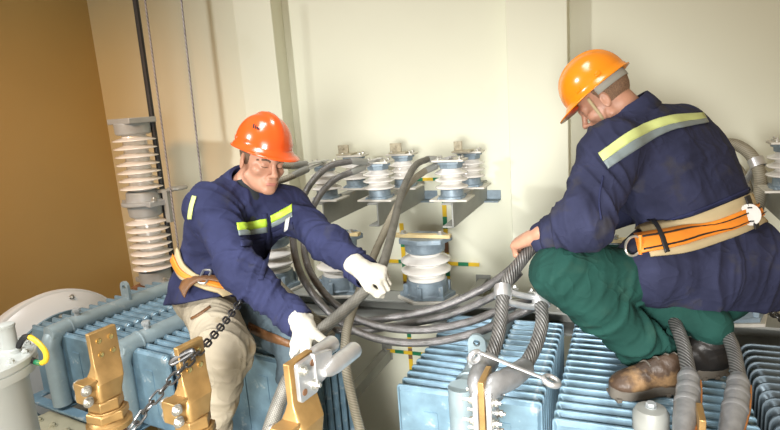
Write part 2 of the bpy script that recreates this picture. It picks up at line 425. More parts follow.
def big_post(loc, label, bar=True):
    t = thing('support_insulator', label, 'insulator', loc, 'large insulators on the rail'); o = Vector(loc)
    hexo = [(.155 * math.cos(a * PI / 3 + .3) * (1 if a % 3 else .95), .115 * math.sin(a * PI / 3 + .3)) for a in range(6)]
    MB().prism(hexo, o + Vector((0, 0, .007)), (1, 0, 0), (0, 1, 0), .014).build('base_flange', M_busbar, t, bevel=.003)
    hexi = [(.135 * math.cos(a * PI / 3 + .3), .10 * math.sin(a * PI / 3 + .3)) for a in range(6)]
    mb = MB().prism(hexi, o + Vector((0, 0, .022)), (1, 0, 0), (0, 1, 0), .018)
    mb.lathe([(.105, .03), (.098, .036), (.095, .088), (.090, .094)], o, n=32)
    for a in range(6):
        c = o + Vector((math.cos(a * PI / 3 + .5), math.sin(a * PI / 3 + .5), 0)) * .1
        mb.box(c + Vector((0, 0, .05)), (.022, .022, .05))
    mb.build('lower_fitting', M_cap, t, bevel=.003)
    mb = MB().lathe([(.088, .09), (.086, .106), (.074, .112), (.074, .122), (.102, .125), (.116, .132), (.116, .138), (.090, .152), (.074, .158),
                     (.074, .166), (.102, .170), (.116, .177), (.116, .183), (.090, .197), (.074, .203), (.074, .215), (.08, .22)], o, n=40)
    mb.build('porcelain_body', M_porc, t)
    mb = MB().lathe([(.080, .215), (.092, .222), (.094, .262), (.075, .268)], o, n=32)
    oct_ = [(.125, .03), (.06, .095), (-.06, .095), (-.125, .03), (-.10, -.07), (0, -.105), (.10, -.07)]
    mb.prism(oct_, o + Vector((0, 0, .272)), (1, 0, 0), (0, 1, 0), .022)
    mb.build('upper_cap', M_cap, t, bevel=.003)
    if bar:
        b = MB().box(o + Vector((0, -.03, .292)), (.27, .035, .016)).build('top_bar', M_wood, t, bevel=.002)
        for dx in (-.09, .09): MB().bolt(o + Vector((dx, -.03, .30)), (0, 0, 1), .013, .010, .004).build('bolt', M_bolt, b)
    return t
bigs = []
for px, lab in ((428, 'large white insulator with two broad sheds and blue-grey fittings standing clear on the rail'),
                (343, 'large white insulator on the rail partly hidden behind the outstretched navy sleeve'),
                (278, 'large white insulator on the rail almost hidden behind the kneeling worker'),
                (592, 'large white insulator on the rail behind the green trouser knee'),
                (728, 'large white insulator on the rail behind the crouching worker, under his jacket hem')):
    x = PY(px, 297, RY).x
    bigs.append(big_post((x, RY, RZ), lab) if not bigs else dup(bigs[0], (x, RY, RZ), lab))
    bigs[-1].scale = (1.06, 1.06, 1.12)

# right-hand bracket insulators, half out of frame
x = PY(790, 200, 3.0).x
c = PY(788, 190, 2.75)
mb = MB().box((c.x + .0, 3.03, c.z - .06), (.06, .64, .12))
t = thing('wall_bracket', 'grey bracket beam at the right edge of the picture behind the crouching worker', 'bracket', (c.x, YW, c.z - .06), 'insulator beams on the wall')
mb.build('channel', M_steel, t, bevel=.002)
dup(first, (c.x, 2.75, c.z), 'small white insulator cut by the right edge of the picture')

# tall double post insulator at the left
TB = Vector((-2.832, 2.75, ZC - 1.06))
t = thing('post_insulator_column', 'tall column of two stacked white multi-shed insulators against the warm-lit wall', 'insulator', TB)
def tall_unit(z0, base_top):
    o = TB + Vector((0, 0, z0))
    MB().lathe(shed_profile(.070, .130, 0, .345, 7, .006, .010, .20), o, n=40).build('porcelain_body', M_porc, t)
mb = MB().lathe([(.075, 0), (.10, .006), (.10, .085), (.085, .095)], TB, n=32); mb.prism([(.15, .06), (-.15, .06), (-.15, -.06), (.15, -.06)], TB + Vector((0, 0, .018)), (1, -.25, 0), (.25, 1, 0), .03)
lf = mb.build('base_fitting', M_capgrey, t, bevel=.004)
for dx in (-.12, .12): MB().bolt(TB + Vector((dx, -.25 * dx - .02, .033)), (0, 0, 1), .014, .014, .01).build('bolt', M_bolt, lf)
tall_unit(.095, 0)
z = .44
mb = MB().lathe([(.085, z), (.10, z + .01), (.105, z + .075), (.135, z + .08), (.135, z + .10), (.105, z + .104), (.10, z + .16), (.085, z + .17)], TB, n=32)
mb.prism([(.16, .06), (-.16, .06), (-.16, -.06), (.16, -.06)], TB + Vector((0, 0, z + .09)), (1, -.25, 0), (.25, 1, 0), .034)
jf = mb.build('joint_fitting', M_capgrey, t, bevel=.004)
for dx in (-.135, .135): MB().bolt(TB + Vector((dx, -.25 * dx - .02, z + .107)), (0, 0, 1), .014, .014, .01).build('bolt', M_bolt, jf)
tall_unit(.61, 0)
z = .955
mb = MB().lathe([(.085, z), (.105, z + .006), (.108, z + .07), (.10, z + .075)], TB, n=32)
mb.prism([(.125, .09), (-.125, .09), (-.125, -.09), (.125, -.09)], TB + Vector((0, 0, z + .085)), (1, -.25, 0), (.25, 1, 0), .034)
mb.build('top_cap', M_capgrey, t, bevel=.004)
# side plate (round disc on an arm) behind the column
mb = MB().lathe([(.055, 0), (.062, .006), (.062, .014), (.055, .02)], TB + Vector((.235, .05, .60)), n=32)
mb.box(TB + Vector((.13, .04, .595)), (.12, .05, .02)); mb.box(TB + Vector((.17, .02, .50)), (.035, .035, .20))
mb.build('side_arm', M_steel, t, bevel=.002)
MB().box(TB + Vector((0, 0, -.14)), (.22, .22, .28)).build('pedestal', M_brownbar, t, bevel=.004)

# rods and wires hanging at the left
def hang(name, label, cat, a, b, r, m, n=10):
    o = MB().tube(spline([a, (Vector(a) + Vector(b)) / 2, b], 12), r, n).build(name, m); return tag(o, label, cat)
top = PY(131, -30, 2.82); bot = PY(166, 200, 2.82)
hang('hanging_cable', 'thick black cable hanging beside the tall insulator column', 'cable', top, PY(176, 285, 2.82), .017, M_black)
hang('wire_rope', 'thin grey wire rope hanging just right of the black cable', 'rope', PY(141, -30, 2.7), PY(184, 290, 2.7), .0055, M_rope)
hang('wire_rope', 'thin grey wire rope hanging above the left worker\'s shoulder', 'rope', PY(178, -30, 2.6), PY(208, 240, 2.6), .005, M_rope)

# ================================================================== radiators
def panel_mesh(w, h, t=.033, name='panel', cr=.012):
    mb = MB(); loops = []
    for ins, y in ((0, .0035), (.005, .0045), (.014, t / 2 - .001), (.03, t / 2), (.06, t / 2 + .001)):
        loops.append((rrect(w - 2 * ins, h - 2 * ins, max(.004, cr - ins * .3), 4), y))
    for sgn in (1, -1):
        k0 = len(mb.v)
        for lp, y in loops: mb.v += [Vector((a, -sgn * y, b - h / 2)) for a, b in lp]
        n = len(loops[0][0])
        for j in range(len(loops) - 1):
            for i in range(n):
                i2 = (i + 1) % n; q = (k0 + j * n + i, k0 + j * n + i2, k0 + (j + 1) * n + i2, k0 + (j + 1) * n + i)
                mb.f.append(q if sgn > 0 else q[::-1])
        q = tuple(k0 + (len(loops) - 1) * n + i for i in range(n)); mb.f.append(q if sgn > 0 else q[::-1])
        if sgn > 0: kf = k0
        else:
            for i in range(n):
                i2 = (i + 1) % n; mb.f.append((kf + i2, kf + i, k0 + i, k0 + i2))
    # pressed flutes: shallow ribs on the front face
    for fx in (-w * .25, 0, w * .25):
        for sgn in (1, -1):
            mb.box((fx, -sgn * (t / 2 + .001), -h / 2), (.05, .006, h - .16))
    me = bpy.data.meshes.new(name); me.from_pydata(mb.v, [], mb.f); me.update()
    me.polygons.foreach_set('use_smooth', [True] * len(me.polygons)); me.set_sharp_from_angle(angle=math.radians(32))
    return me

def radiator(label, origin, rot, w, n, h, pitch=.05, m=None, lug=None, plug=True, column=True, header_out=.055, hr=.042, cr=.012):
    """origin: front top centre of the first panel; panels step back along local +y"""
    t = thing('radiator', label, 'radiator', origin, 'finned cooling radiators')
    me = panel_mesh(w, h, cr=cr); m = m or M_galv
    me.materials.append(m)
    for i in range(n):
        o = bpy.data.objects.new('panel', me); COL.objects.link(o); o.parent = t; o.location = (0, i * pitch, 0)
        WL[o.name] = WL[t.name]
    O = Vector(origin)
    L = (n - 1) * pitch + .03
    if column is None: t.rotation_euler = (0, 0, rot); return t
    mb = MB()
    if column:
        pts = [Vector((0, -header_out, -h * .96)), Vector((0, -header_out, -.10)), Vector((0, -header_out, -.045)), Vector((0, -header_out + .02, -.008)), Vector((0, -header_out + .065, .006)), Vector((0, L, .006))]
        mb.tube([O + p for p in spline(pts, 6)], hr, 20, up=(1, 0, 0))
    else:
        mb.tube([O + Vector((0, -header_out, .006)), O + Vector((0, L, .006))], hr, 20, up=(1, 0, 0))
    hd = mb.build('header_pipe', M_header, t)
    mb = MB().lathe([(hr + .002, 0), (hr + .006, .002), (hr + .006, .007), (hr + .002, .009)], O + Vector((0, .035, .006)), (0, 1, 0), 24)
    mb.build('weld_bead', M_header, hd)
    if plug:
        mb = MB().lathe([(.013, 0), (.013, .022)], O + Vector((0, .09, hr + .002)), n=16); mb.hexa(O + Vector((0, .09, hr + .030)), (0, 0, 1), .019, .02)
        mb.build('vent_plug', M_capgrey, hd)
    if lug is not None:
        c = O + Vector((0, lug, hr + .03)); r = .032
        pl = [(-r, -.05)] + [(r, -.05)] + [(r * math.cos(a), .03 + r * math.sin(a)) for a in np.linspace(0, PI, 9)]
        mb = MB()
        # plate with an eye: outline ring bridged to the hole
        hole = [(.013 * math.cos(a), .03 + .013 * math.sin(a)) for a in np.linspace(0, 2 * PI, 17)[:-1]]
        outer = []
        for hx, hz in hole:
            d = Vector((hx, hz - .03)); d.normalize()
            k = r / max(abs(d.x), 1e-6) if d.y < 0 else r
            k = min(k, .08 / max(-d.y, 1e-6)) if d.y < 0 else k
            outer.append((d.x * k, .03 + d.y * k))
        nn = len(hole); T = .007
        vs = [c + Vector((a, -T, b)) for a, b in hole] + [c + Vector((a, -T, b)) for a, b in outer] + [c + Vector((a, T, b)) for a, b in hole] + [c + Vector((a, T, b)) for a, b in outer]
        fs = []
        for i in range(nn):
            j = (i + 1) % nn
            fs += [(i, j, nn + j, nn + i), (2 * nn + j, 2 * nn + i, 3 * nn + i, 3 * nn + j), (nn + i, nn + j, 3 * nn + j, 3 * nn + i), (j, i, 2 * nn + i, 2 * nn + j)]
        mb.add(vs, fs); mb.build('lifting_eye', M_header, hd)
    t.rotation_euler = (0, 0, rot)
    return t

ZT = ZC - 0.965
ROT = -math.radians(8)
def bk(xp, yp, z):     # the left bank stands turned by 8 degrees
    a = math.radians(8); return Vector((xp * math.cos(a) + yp * math.sin(a), -xp * math.sin(a) + yp * math.cos(a), z))
radiator('leftmost blue-grey finned radiator, beside the white drum', bk(-2.70, 1.42, ZT), ROT, .49, 15, .36, lug=.36)
radiator('blue-grey finned radiator under the beige trouser leg, second from the left', bk(-2.20, 1.43, ZT), ROT, .49, 14, .36)
radiator('blue-grey finned radiator under the kneeling worker, with dark ribbed side', bk(-1.70, 1.58, ZT), ROT, .49, 9, 2.033, column=None)
radiator('blue-grey finned radiator in the middle below the cable loops and spanner', (-.49, 1.70, ZT), 0, .49, 14, 2.033, lug=.17)
radiator('blue-grey finned radiator beneath the brown work boot', (.07, 1.62, ZT), 0, .55, 16, 2.033, column=None)
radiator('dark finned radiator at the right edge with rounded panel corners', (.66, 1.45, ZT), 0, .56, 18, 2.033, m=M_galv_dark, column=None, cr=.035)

# base frame under the two left radiators, and the tank lid before them
fr = MB()
A = bk(-2.96, 1.36, ZT - .37); B = bk(-1.95, 1.36, ZT - .37); e = (B - A).normalized(); s_ = Vector((-e.y, e.x, 0))
fr.box((A + B) / 2 + s_ * .0, ((B - A).length, .05, .012), e, s_); fr.box((A + B) / 2 + s_ * .02 + Vector((0, 0, -.025)), ((B - A).length, .008, .05), e, s_)
fr.box((A + B) / 2 + s_ * .75, ((B - A).length, .05, .012), e, s_)
for k in (0, .245, .5, .755, 1): fr.box(A.lerp(B, k) + s_ * .38, (.06, .80, .010), e, s_)
tag(fr.build('base_frame', M_galv, bevel=.002), 'blue-grey angle frame at the foot of the two left radiators', 'frame')

LZ = ZC - 1.36
t = thing('tank_lid', 'beige bolted steel tank lid at the lower left corner', 'tank', (-1.6, 1.0, LZ))
mb = MB(); C0 = bk(-1.6, .72, LZ - .012)
mb.box(C0, (2.4, 1.26, .024), e, s_); lid = mb.build('lid_plate', M_lid, t, bevel=.004)
MB().box(C0 + Vector((0, 0, -.82)), (2.25, 1.1, 1.616), e, s_).build('tank_wall', M_lid, t, bevel=.006)
for i in range(9):
    c = bk(-2.75 + i * .115, 1.27, LZ)
    MB().bolt(c, (0, 0, 1), .014, .012, .010).build('bolt', M_lid, t)
# ================================================================== white drum and bushing pot at the left
DC = Vector((-2.97, 2.10, ZC - 1.40))
ax = Vector((1, -.12, 0)).normalized()
t = thing('oil_conservator', 'big white round-ended oil drum behind the leftmost radiator', 'tank', (DC.x - .3, DC.y, ZC - 3.0))
MB().lathe([(.40, -.16), (.445, -.14), (.455, 0)], DC, ax, 64).build('drum_body', M_white, t)
MB().lathe([(.462, -.03), (.482, -.03), (.482, -.004), (.476, 0), (.468, .002), (.44, .03), (.40, .055), (.372, .07), (.372, .078)], DC, ax, 72).build('end_cover', M_white, t, angle=28)
MB().lathe([(.378, .076), (.378, .092), (.335, .092), (.33, .080), (.10, .075), (.02, .075)], DC + Vector((0, 0, 0)), ax, 64).build('bolted_flange', M_galv, t)
for i in range(26):
    a = 2 * PI * i / 26; u = Vector((0, 0, 1)); w_ = ax.cross(u)
    MB().bolt(DC + ax * .092 + (u * math.cos(a) + w_ * math.sin(a)) * .357, ax, .010, .010, .006).build('bolt', M_bolt, t)
MB().bolt(DC + ax * .035 + (Vector((0, 0, 1)) * math.cos(.25) + ax.cross(Vector((0, 0, 1))) * math.sin(-.25)) * .44, ax, .010, .012, .006).build('bolt', M_bolt, t)
for k in (-.07,):
    MB().box(DC + ax * k + Vector((0, 0, -1.03)), (.06, .5, 1.14)).build('saddle', M_steel, t, bevel=.004)

PC = P(-29, 361, 1.62)
t = thing('bushing_turret', 'white round flanged turret at the lower left corner, with a stub pipe on top', 'turret', (PC.x, PC.y, LZ))
h = PC.z - LZ
o = Vector((PC.x, PC.y, LZ))
MB().lathe([(.150, 0), (.150, .02), (.126, .024), (.126, h - .045)], o, n=56).build('turret_body', M_offwhite, t)
fl = MB().lathe([(.124, h - .05), (.156, h - .05), (.158, h - .04), (.158, h - .026), (.153, h - .024), (.153, h - .022), (.158, h - .020), (.158, h - .004), (.153, h), (.0, h + .001)], o, n=64, close=False).build('flange', M_offwhite, t, angle=25)
for i in range(14):
    a = 2 * PI * i / 14 + .15
    MB().bolt(o + Vector((math.cos(a) * .138, math.sin(a) * .138, h)), (0, 0, 1), .009, .008, .006).build('bolt', M_offwhite, t)
s0 = P(10, 347, 1.66); s0.z = LZ + h
MB().lathe([(.030, 0), (.028, .01), (.022, .014), (.022, .075), (.024, .077), (.024, .085), (.018, .087)], s0, n=24).build('stub_pipe', M_offwhite, t)
g0 = P(17, 344, 1.66); g0.z = LZ + h + .012
wire = spline([g0, P(25, 337, 1.65), P(35, 340, 1.63), P(45, 351, 1.62), P(46, 360, 1.62), P(40, 363, 1.63), P(31, 360, 1.645)], 8)
t = thing('earth_wire', 'short yellow-green earth wire looped beside the white flanged turret', 'wire', wire[0])
MB().tube(wire[:13], .0085, 10).build('black_sleeve', M_black, t)
MB().tube(wire[12:42], .0075, 10).build('yellow_wire', M_yellow, t)
MB().tube(wire[38:46], .0078, 10).build('green_wire', M_green, t)
MB().tube(wire[44:], .0085, 10).build('black_sleeve', M_black, t)

# ================================================================== brass bushing terminals
E1 = bk(1, 0, 0) - bk(0, 0, 0)      # across (plate normal)
E2 = bk(0, 1, 0) - bk(0, 0, 0)      # along the plate
UP = Vector((0, 0, 1))
def brass_terminal(S, label, k=1.0, holes=True):
    """S: centre of the lower washer"""
    t = thing('brass_terminal', label, 'terminal', (S.x, S.y, LZ), 'brass bushing terminals')
    hb = S.z - LZ - .02
    MB().lathe(shed_profile(.035 * k, .065 * k, 0, hb * .85, 6, .008, .010) + [(.045 * k, hb * .86), (.042 * k, hb)], Vector((S.x, S.y, LZ)), n=32).build('bushing_porcelain', M_porcbrown, t)
    MB().lathe([(.052, -.022), (.060, -.02), (.060, -.006), (.053, -.004), (.050, 0), (.046, .004)], S, n=32).build('gasket_ring', M_brass, t) if k == 1 else \
        MB().lathe([(.052 * k, -.022), (.060 * k, -.02), (.060 * k, -.006), (.053 * k, -.004), (.046 * k, .004)], S, n=32).build('gasket_ring', M_brass, t)
    MB().hexa(S + UP * .018 * k, UP, .056 * k, .026 * k).lathe([(.047 * k, .030 * k), (.047 * k, .036 * k)], S, n=24).build('lower_nut', M_brass, t, bevel=.002)
    MB().hexa(S + UP * .052 * k, UP, .047 * k, .032 * k).build('upper_nut', M_brass, t, bevel=.002)
    # cast body: split clamp around the stem, running up into the flat palm
    z0 = .068 * k; pw = .041 * k           # half width of the palm along E2
    EO = .026 * k
    def ring(z, a, b, dx=0, dy=0):   # rounded rectangle section, half sizes a (E1), b (E2)
        return [S + UP * z + E1 * (x + dx) + E2 * (y + dy) for x, y in rrect(2 * a, 2 * b, min(a, b) * .35, 3)]
    secs = [ring(z0, .034 * k, .036 * k), ring(z0 + .018 * k, .036 * k, .038 * k), ring(z0 + .050 * k, .034 * k, .042 * k, 0, EO * .3), ring(z0 + .075 * k, .018 * k, pw, -.006 * k, EO * .8), ring(z0 + .095 * k, .0085 * k, pw, -.008 * k, EO), ring(z0 + .185 * k, .0085 * k, pw, -.008 * k, EO)]
    n = len(secs[0]); mb = MB(); mb.v = [p for s in secs for p in s]
    for j in range(len(secs) - 1):
        for i in range(n): mb.f.append((j * n + i, j * n + (i + 1) % n, (j + 1) * n + (i + 1) % n, (j + 1) * n + i))
    mb.f.append(tuple(range(n))[::-1]); mb.f.append(tuple((len(secs) - 1) * n + i for i in range(n)))
    mb.box(S + UP * (z0 + .035 * k) - E2 * .046 * k, (.05 * k, .040 * k, .058 * k), E1, E2)
    body = mb.build('palm', M_brass, t, bevel=.0025, angle=30)
    for dz in (.018, .050):
        c = S + UP * (z0 + dz * k) - E2 * .050 * k - E1 * .025 * k
        MB().bolt(c, -E1, .011 * k, .012 * k, .006).build('clamp_bolt', M_bolt, body)
        MB().bolt(c - E2 * .012 * k + E1 * .05 * k, E1, .010 * k, .009 * k, .006).build('clamp_bolt', M_bolt, body)
    if holes:
        for dy in (-.017, .019):
            for dz in (.118, .158):
                c = S + UP * (z0 + dz * k) + E2 * (dy * k + EO) + E1 * .0005
                MB().lathe([(.0075 * k, 0), (.0075 * k, .003), (.004 * k, .0035)], c, E1, 14).build('stud', M_gold, body)
    return t, S + UP * (z0 + .14 * k) + E2 * EO
brass_terminal(P(109, 418, 1.62), 'brass terminal with flat four-hole palm, nearest the white flanged turret')
brass_terminal(P(196, 438, 1.50), 'brass terminal with flat four-hole palm in front of the beige trouser leg')
T3, T3c = brass_terminal(P(305, 470, 1.42), 'brass terminal at bottom centre with the aluminium connector bolted to it', 1.12, holes=False)

# aluminium connector bolted on the third terminal
c = T3c + E1 * .012
t = thing('cable_connector', 'aluminium connector with two round barrels bolted to the bottom centre brass terminal', 'connector', c)
MB().prism(rrect(.070, .098, .010), c + E1 * .006 + UP * .004 - E2 * .008, E2, UP, .012).build('bolted_plate', M_alu, t, bevel=.002)
mb = MB().prism([(.015, -.04), (.085, -.028), (.085, .028), (.015, .045)], c + E1 * .010 + UP * .012, E2, UP, .016)
mb.build('web', M_alu, t, bevel=.003)
for s, dz, L0, L1 in ((1, -.004, .040, .185), (-1, .022, .02, .150)):
    ctr = c + E1 * (.020 if s > 0 else -.024) + UP * dz
    d = (E2 + UP * .02).normalized()
    mb = MB().lathe([(.010, L0), (.019, L0 + .02), (.0225, L0 + .045), (.0225, L1 - .010), (.020, L1 - .003), (.012, L1), (.004, L1)], ctr, d, 24)
    mb.build('barrel', M_alu, t)
for dy, dz, kind in ((-.027, .03, 1), (.012, .032, 0), (-.026, -.026, 0), (.012, -.024, 1)):
    p = c + E1 * .012 + E2 * dy + UP * (dz + .004)
    if kind: MB().bolt(p, E1, .010, .010, .008).build('bolt', M_bolt, t)
    else: MB().lathe([(.0085, 0), (.0085, .0012)], p, E1, 16).build('hole', M_brownbar, t)

# ================================================================== cables
def cable(label, pts, r, m, per=8, group=None, n=16):
    o = MB().tube(spline(pts, per), r, n).build('power_cable', m)
    return tag(o, label, 'cable', group)
def lug(p, q, plate, label=None, m=None):
    """crimp barrel from p towards q with a flat palm at plate"""
    pass
TopR = Vector((-.81, 2.70, BZ + .205)); TopM = Vector((-1.20, 2.70, BZ + .205)); TopL = Vector((-1.51, 2.70, BZ + .205))
A_pts = [P(428, 159, 2.86), P(415, 166, 2.76), P(402, 192, 2.56), P(393, 228, 2.30), P(385, 258, 2.02), P(375, 280, 1.92), P(346, 309, 1.84), P(319, 333, 1.77), P(298, 362, 1.70), P(283, 392, 1.64), P(269, 432, 1.60), P(258, 475, 1.60)]
cable('braided cable running through both gloves of the kneeling worker', A_pts, list(np.interp(np.arange(89), [0, 30, 44, 60, 88], [.0155, .0165, .0185, .0205, .021])), M_braid)
cable('dusty cable hanging from the right wall bracket behind the gloved fist to the bottom edge', [P(425, 171, 2.86), P(409, 184, 2.76), P(393, 214, 2.6), P(378, 246, 2.45), P(366, 275, 2.3), P(354, 306, 2.15), P(346, 335, 2.02), P(346, 366, 1.95), P(353, 402, 1.92), P(364, 445, 1.92)], .0165, M_hose2)
cable('upper cable arching from the middle wall bracket, lowest of the cable loops', [P(352, 161, 2.84), P(330, 166, 2.78), P(312, 182, 2.7), P(300, 205, 2.6), P(293, 236, 2.5), P(300, 272, 2.42), P(322, 305, 2.34), P(350, 328, 2.28), P(388, 341, 2.24), P(432, 342, 2.2), P(478, 332, 2.16), P(512, 317, 2.14), P(545, 300, 2.2), P(575, 270, 2.5)], .0155, M_dullhose)
cable('lower cable arching from the middle wall bracket into the cable loops, second from bottom', [P(352, 172, 2.84), P(334, 180, 2.78), P(318, 198, 2.7), P(306, 225, 2.62), P(305, 255, 2.55), P(316, 282, 2.47), P(340, 308, 2.38), P(374, 325, 2.32), P(420, 330, 2.27), P(465, 323, 2.22), P(500, 310, 2.2), P(535, 296, 2.26), P(568, 265, 2.5)], .0155, M_dullhose)
cable('topmost cable of the loops, rising towards the bare hand', [P(312, 318, 2.5), P(345, 322, 2.46), P(390, 318, 2.4), P(440, 307, 2.32), P(480, 290, 2.24), P(505, 274, 2.16), P(522, 258, 2.10), P(534, 247, 2.08)], .0155, M_dullhose)
cable('second cable of the loops with a cut brown end behind the clamp', [P(318, 326, 2.54), P(350, 331, 2.5), P(395, 326, 2.44), P(445, 316, 2.36), P(488, 299, 2.3), P(508, 284, 2.26), P(520, 272, 2.24)], .0155, M_dullhose)
cable('dusty pipe-like cable lying over the radiator behind the kneeling worker\'s arm', [P(262, 272, 2.62), P(285, 294, 2.56), P(308, 316, 2.5), P(330, 338, 2.44)], .030, M_hose2)
# crimped ends on the wall bracket insulators
def ferrule(label, a, b, tip, r=.0165):
    a = Vector(a); b = Vector(b); tip = Vector(tip); d = (b - a).normalized()
    t = thing('cable_lug', label, 'cable lug', a)
    L = (b - a).length
    MB().lathe([(r * .8, -.012), (r, 0), (r * 1.08, L * .5), (r * 1.05, L), (r * .6, L + .01)], a, d, 20).build('crimped_sleeve', M_steel, t)
    e = (tip - b); 
    MB().box((b + tip) / 2, (e.length + .02, .036, .008), e, Vector((0, 0, 1)).cross(e)).build('flat_palm', M_alu, t, bevel=.002)
    return t
ferrule('grey cable lug above the right wall bracket, upper one', P(428, 159, 2.86), P(440, 160, 2.90), TopR + Vector((.02, 0, 0)))
ferrule('grey cable lug above the right wall bracket, lower one', P(425, 171, 2.86), P(436, 166, 2.90), TopR + Vector((.0, .02, -.012)))
ferrule('grey cable lug above the middle wall bracket, upper one', P(352, 161, 2.84), P(366, 162, 2.92), TopM + Vector((.02, .02, .0)))
ferrule('grey cable lug above the middle wall bracket, lower one', P(352, 172, 2.84), P(364, 167, 2.92), TopM + Vector((.0, .02, -.012)))
ferrule('grey cable lug right behind the orange helmet brim, upper one', P(292, 166, 2.75), P(306, 164, 2.82), TopL + Vector((.02, .01, 0)))
ferrule('grey cable lug right behind the orange helmet brim, lower one', P(294, 175, 2.72), P(307, 169, 2.80), TopL + Vector((.0, .02, -.012)))
cable('short dusty cable end behind the orange helmet, upper one', [P(268, 160, 2.72), P(280, 165, 2.73), P(293, 166, 2.75)], .0155, M_hose2)
cable('short dusty cable end behind the orange helmet, lower one', [P(270, 182, 2.70), P(282, 180, 2.71), P(295, 175, 2.72)], .0155, M_hose2)

# pair of cables that end on the middle connector, with a spacer clamp
cable('left upright cable under the spacer clamp, bent up into the bare hand', [P(541, 243, 2.00), P(531, 249, 1.96), P(519, 264, 1.92), P(508, 280, 1.88), P(503, 296, 1.85), P(501, 318, 1.80), P(497, 340, 1.74), P(489, 362, 1.68)], .0205, M_twist)
cable('right one of the two upright cables under the spacer clamp, passing behind the green knee', [P(556, 240, 2.30), P(549, 264, 2.12), P(543, 285, 1.95), P(541, 302, 1.86), P(542, 322, 1.80), P(536, 345, 1.74), P(524, 368, 1.66)], .0205, M_twist)
a = P(503, 292, 1.858); b = P(541, 300, 1.868); e = (b - a).normalized()
t = thing('spacer_clamp', 'aluminium spacer clamp joining the two upright cables beside the green knee', 'clamp', a)
dnv = (P(503, 302, 1.84) - P(503, 286, 1.87)).normalized()
for c in (a, b):
    d = dnv
    MB().lathe([(.0225, -.020), (.028, -.020), (.029, -.016), (.029, .016), (.028, .020), (.0225, .020)], c, d, 24, close=False).build('collar', M_alu, t)
nv = e.cross(dnv).normalized()
for s, dz in ((-1, -.008), (1, .020)):
    mb = MB()
    sec = [a + e * (L * k) + dnv * (dz + .006 * math.sin(PI * k)) + nv * (s * (.0 if s < 0 else .016)) for L in ((b - a).length,) for k in np.linspace(.1, .9, 7)]
    mb.tube(sec, .008, 10, r2=.016, up=dnv); mb.build('bar', M_alu, t)
for k in (.28, .72):
    p = a.lerp(b, k) - nv * .012 - dnv * .012
    MB().bolt(p, -dnv, .008, .007, .006).build('bolt', M_bolt, t)

# middle connector: brass bar between two cable lugs
Bc = P(486, 405, 1.56)
t = thing('cable_connector', 'brass bar clamped between two aluminium cable lugs, at bottom centre below the spanner', 'connector', Bc)
UX = Vector((1, 0, 0)); UY = Vector((0, 1, 0))
brs = MB().box(Bc + UP * -.06, (.016, .10, .30)).build('brass_bar', M_brass, t, bevel=.002)
for s in (-1, 1):
    top = P(489, 362, 1.68) if s < 0 else P(524, 368, 1.66)
    pl = Bc + UX * (s * .018) + UP * -.03
    MB().prism(rrect(.092, .17, .012), pl, UY, UP, .016).build('lug_palm', M_alu, t, bevel=.002)
    p1 = pl + UP * .085 + UX * s * .004
    d = (top - p1)
    pts = spline([top + d * .10, top, top.lerp(p1, .5) + UX * s * .006, p1, pl + UP * .04], 6)
    rr = list(np.interp(np.linspace(0, 1, len(pts)), [0, .2, .5, .75, 1], [.022, .028, .031, .027, .014]))
    r2 = list(np.interp(np.linspace(0, 1, len(pts)), [0, .2, .5, .75, 1], [.022, .028, .031, .034, .042]))
    MB().tube(pts, rr, 20, r2=r2, up=UX).build('taped_sleeve', M_wrap, t)
for dy in (-.026, .026):
    for dz in (.025, -.035, -.09):
        c = Bc + UY * dy + UP * dz
        MB().bolt(c - UX * .026, -UX, .010, .011, .022).build('bolt', M_bolt, t)
        MB().bolt(c + UX * .026, UX, .010, .011, .010).build('bolt', M_bolt, t)

# ring spanner resting across the two sleeves
s0 = P(481, 353, 1.60); s1 = P(541, 377, 1.56); e = (s1 - s0).normalized(); up_ = Vector((0, 0, 1)); sd = up_.cross(e).normalized(); nn = e.cross(sd)
t = thing('ring_spanner', 'steel ring spanner lying across the two taped cable sleeves', 'spanner', s0)
MB().tube([s0, s0.lerp(s1, .5), s1], .0075, 12, r2=.0045, up=sd).build('shank', M_alu, t)
rc = s1 + e * .028
ring = [rc + (e * math.cos(q) + sd * math.sin(q)) * .021 for q in np.linspace(0, 2 * PI, 29)[:-1]]
MB().tube(ring, .0085, 10, closed=True, r2=.007, up=nn).build('ring_end', M_alu, t)
rc = s0 - e * .012 - nn * .018
ring = [rc + (e * math.cos(q) * .6 + nn * math.sin(q) * .9 + sd * math.cos(q) * .6) * .019 for q in np.linspace(0, 2 * PI, 29)[:-1]]
MB().tube(ring, .0075, 10, closed=True).build('ring_end', M_alu, t)

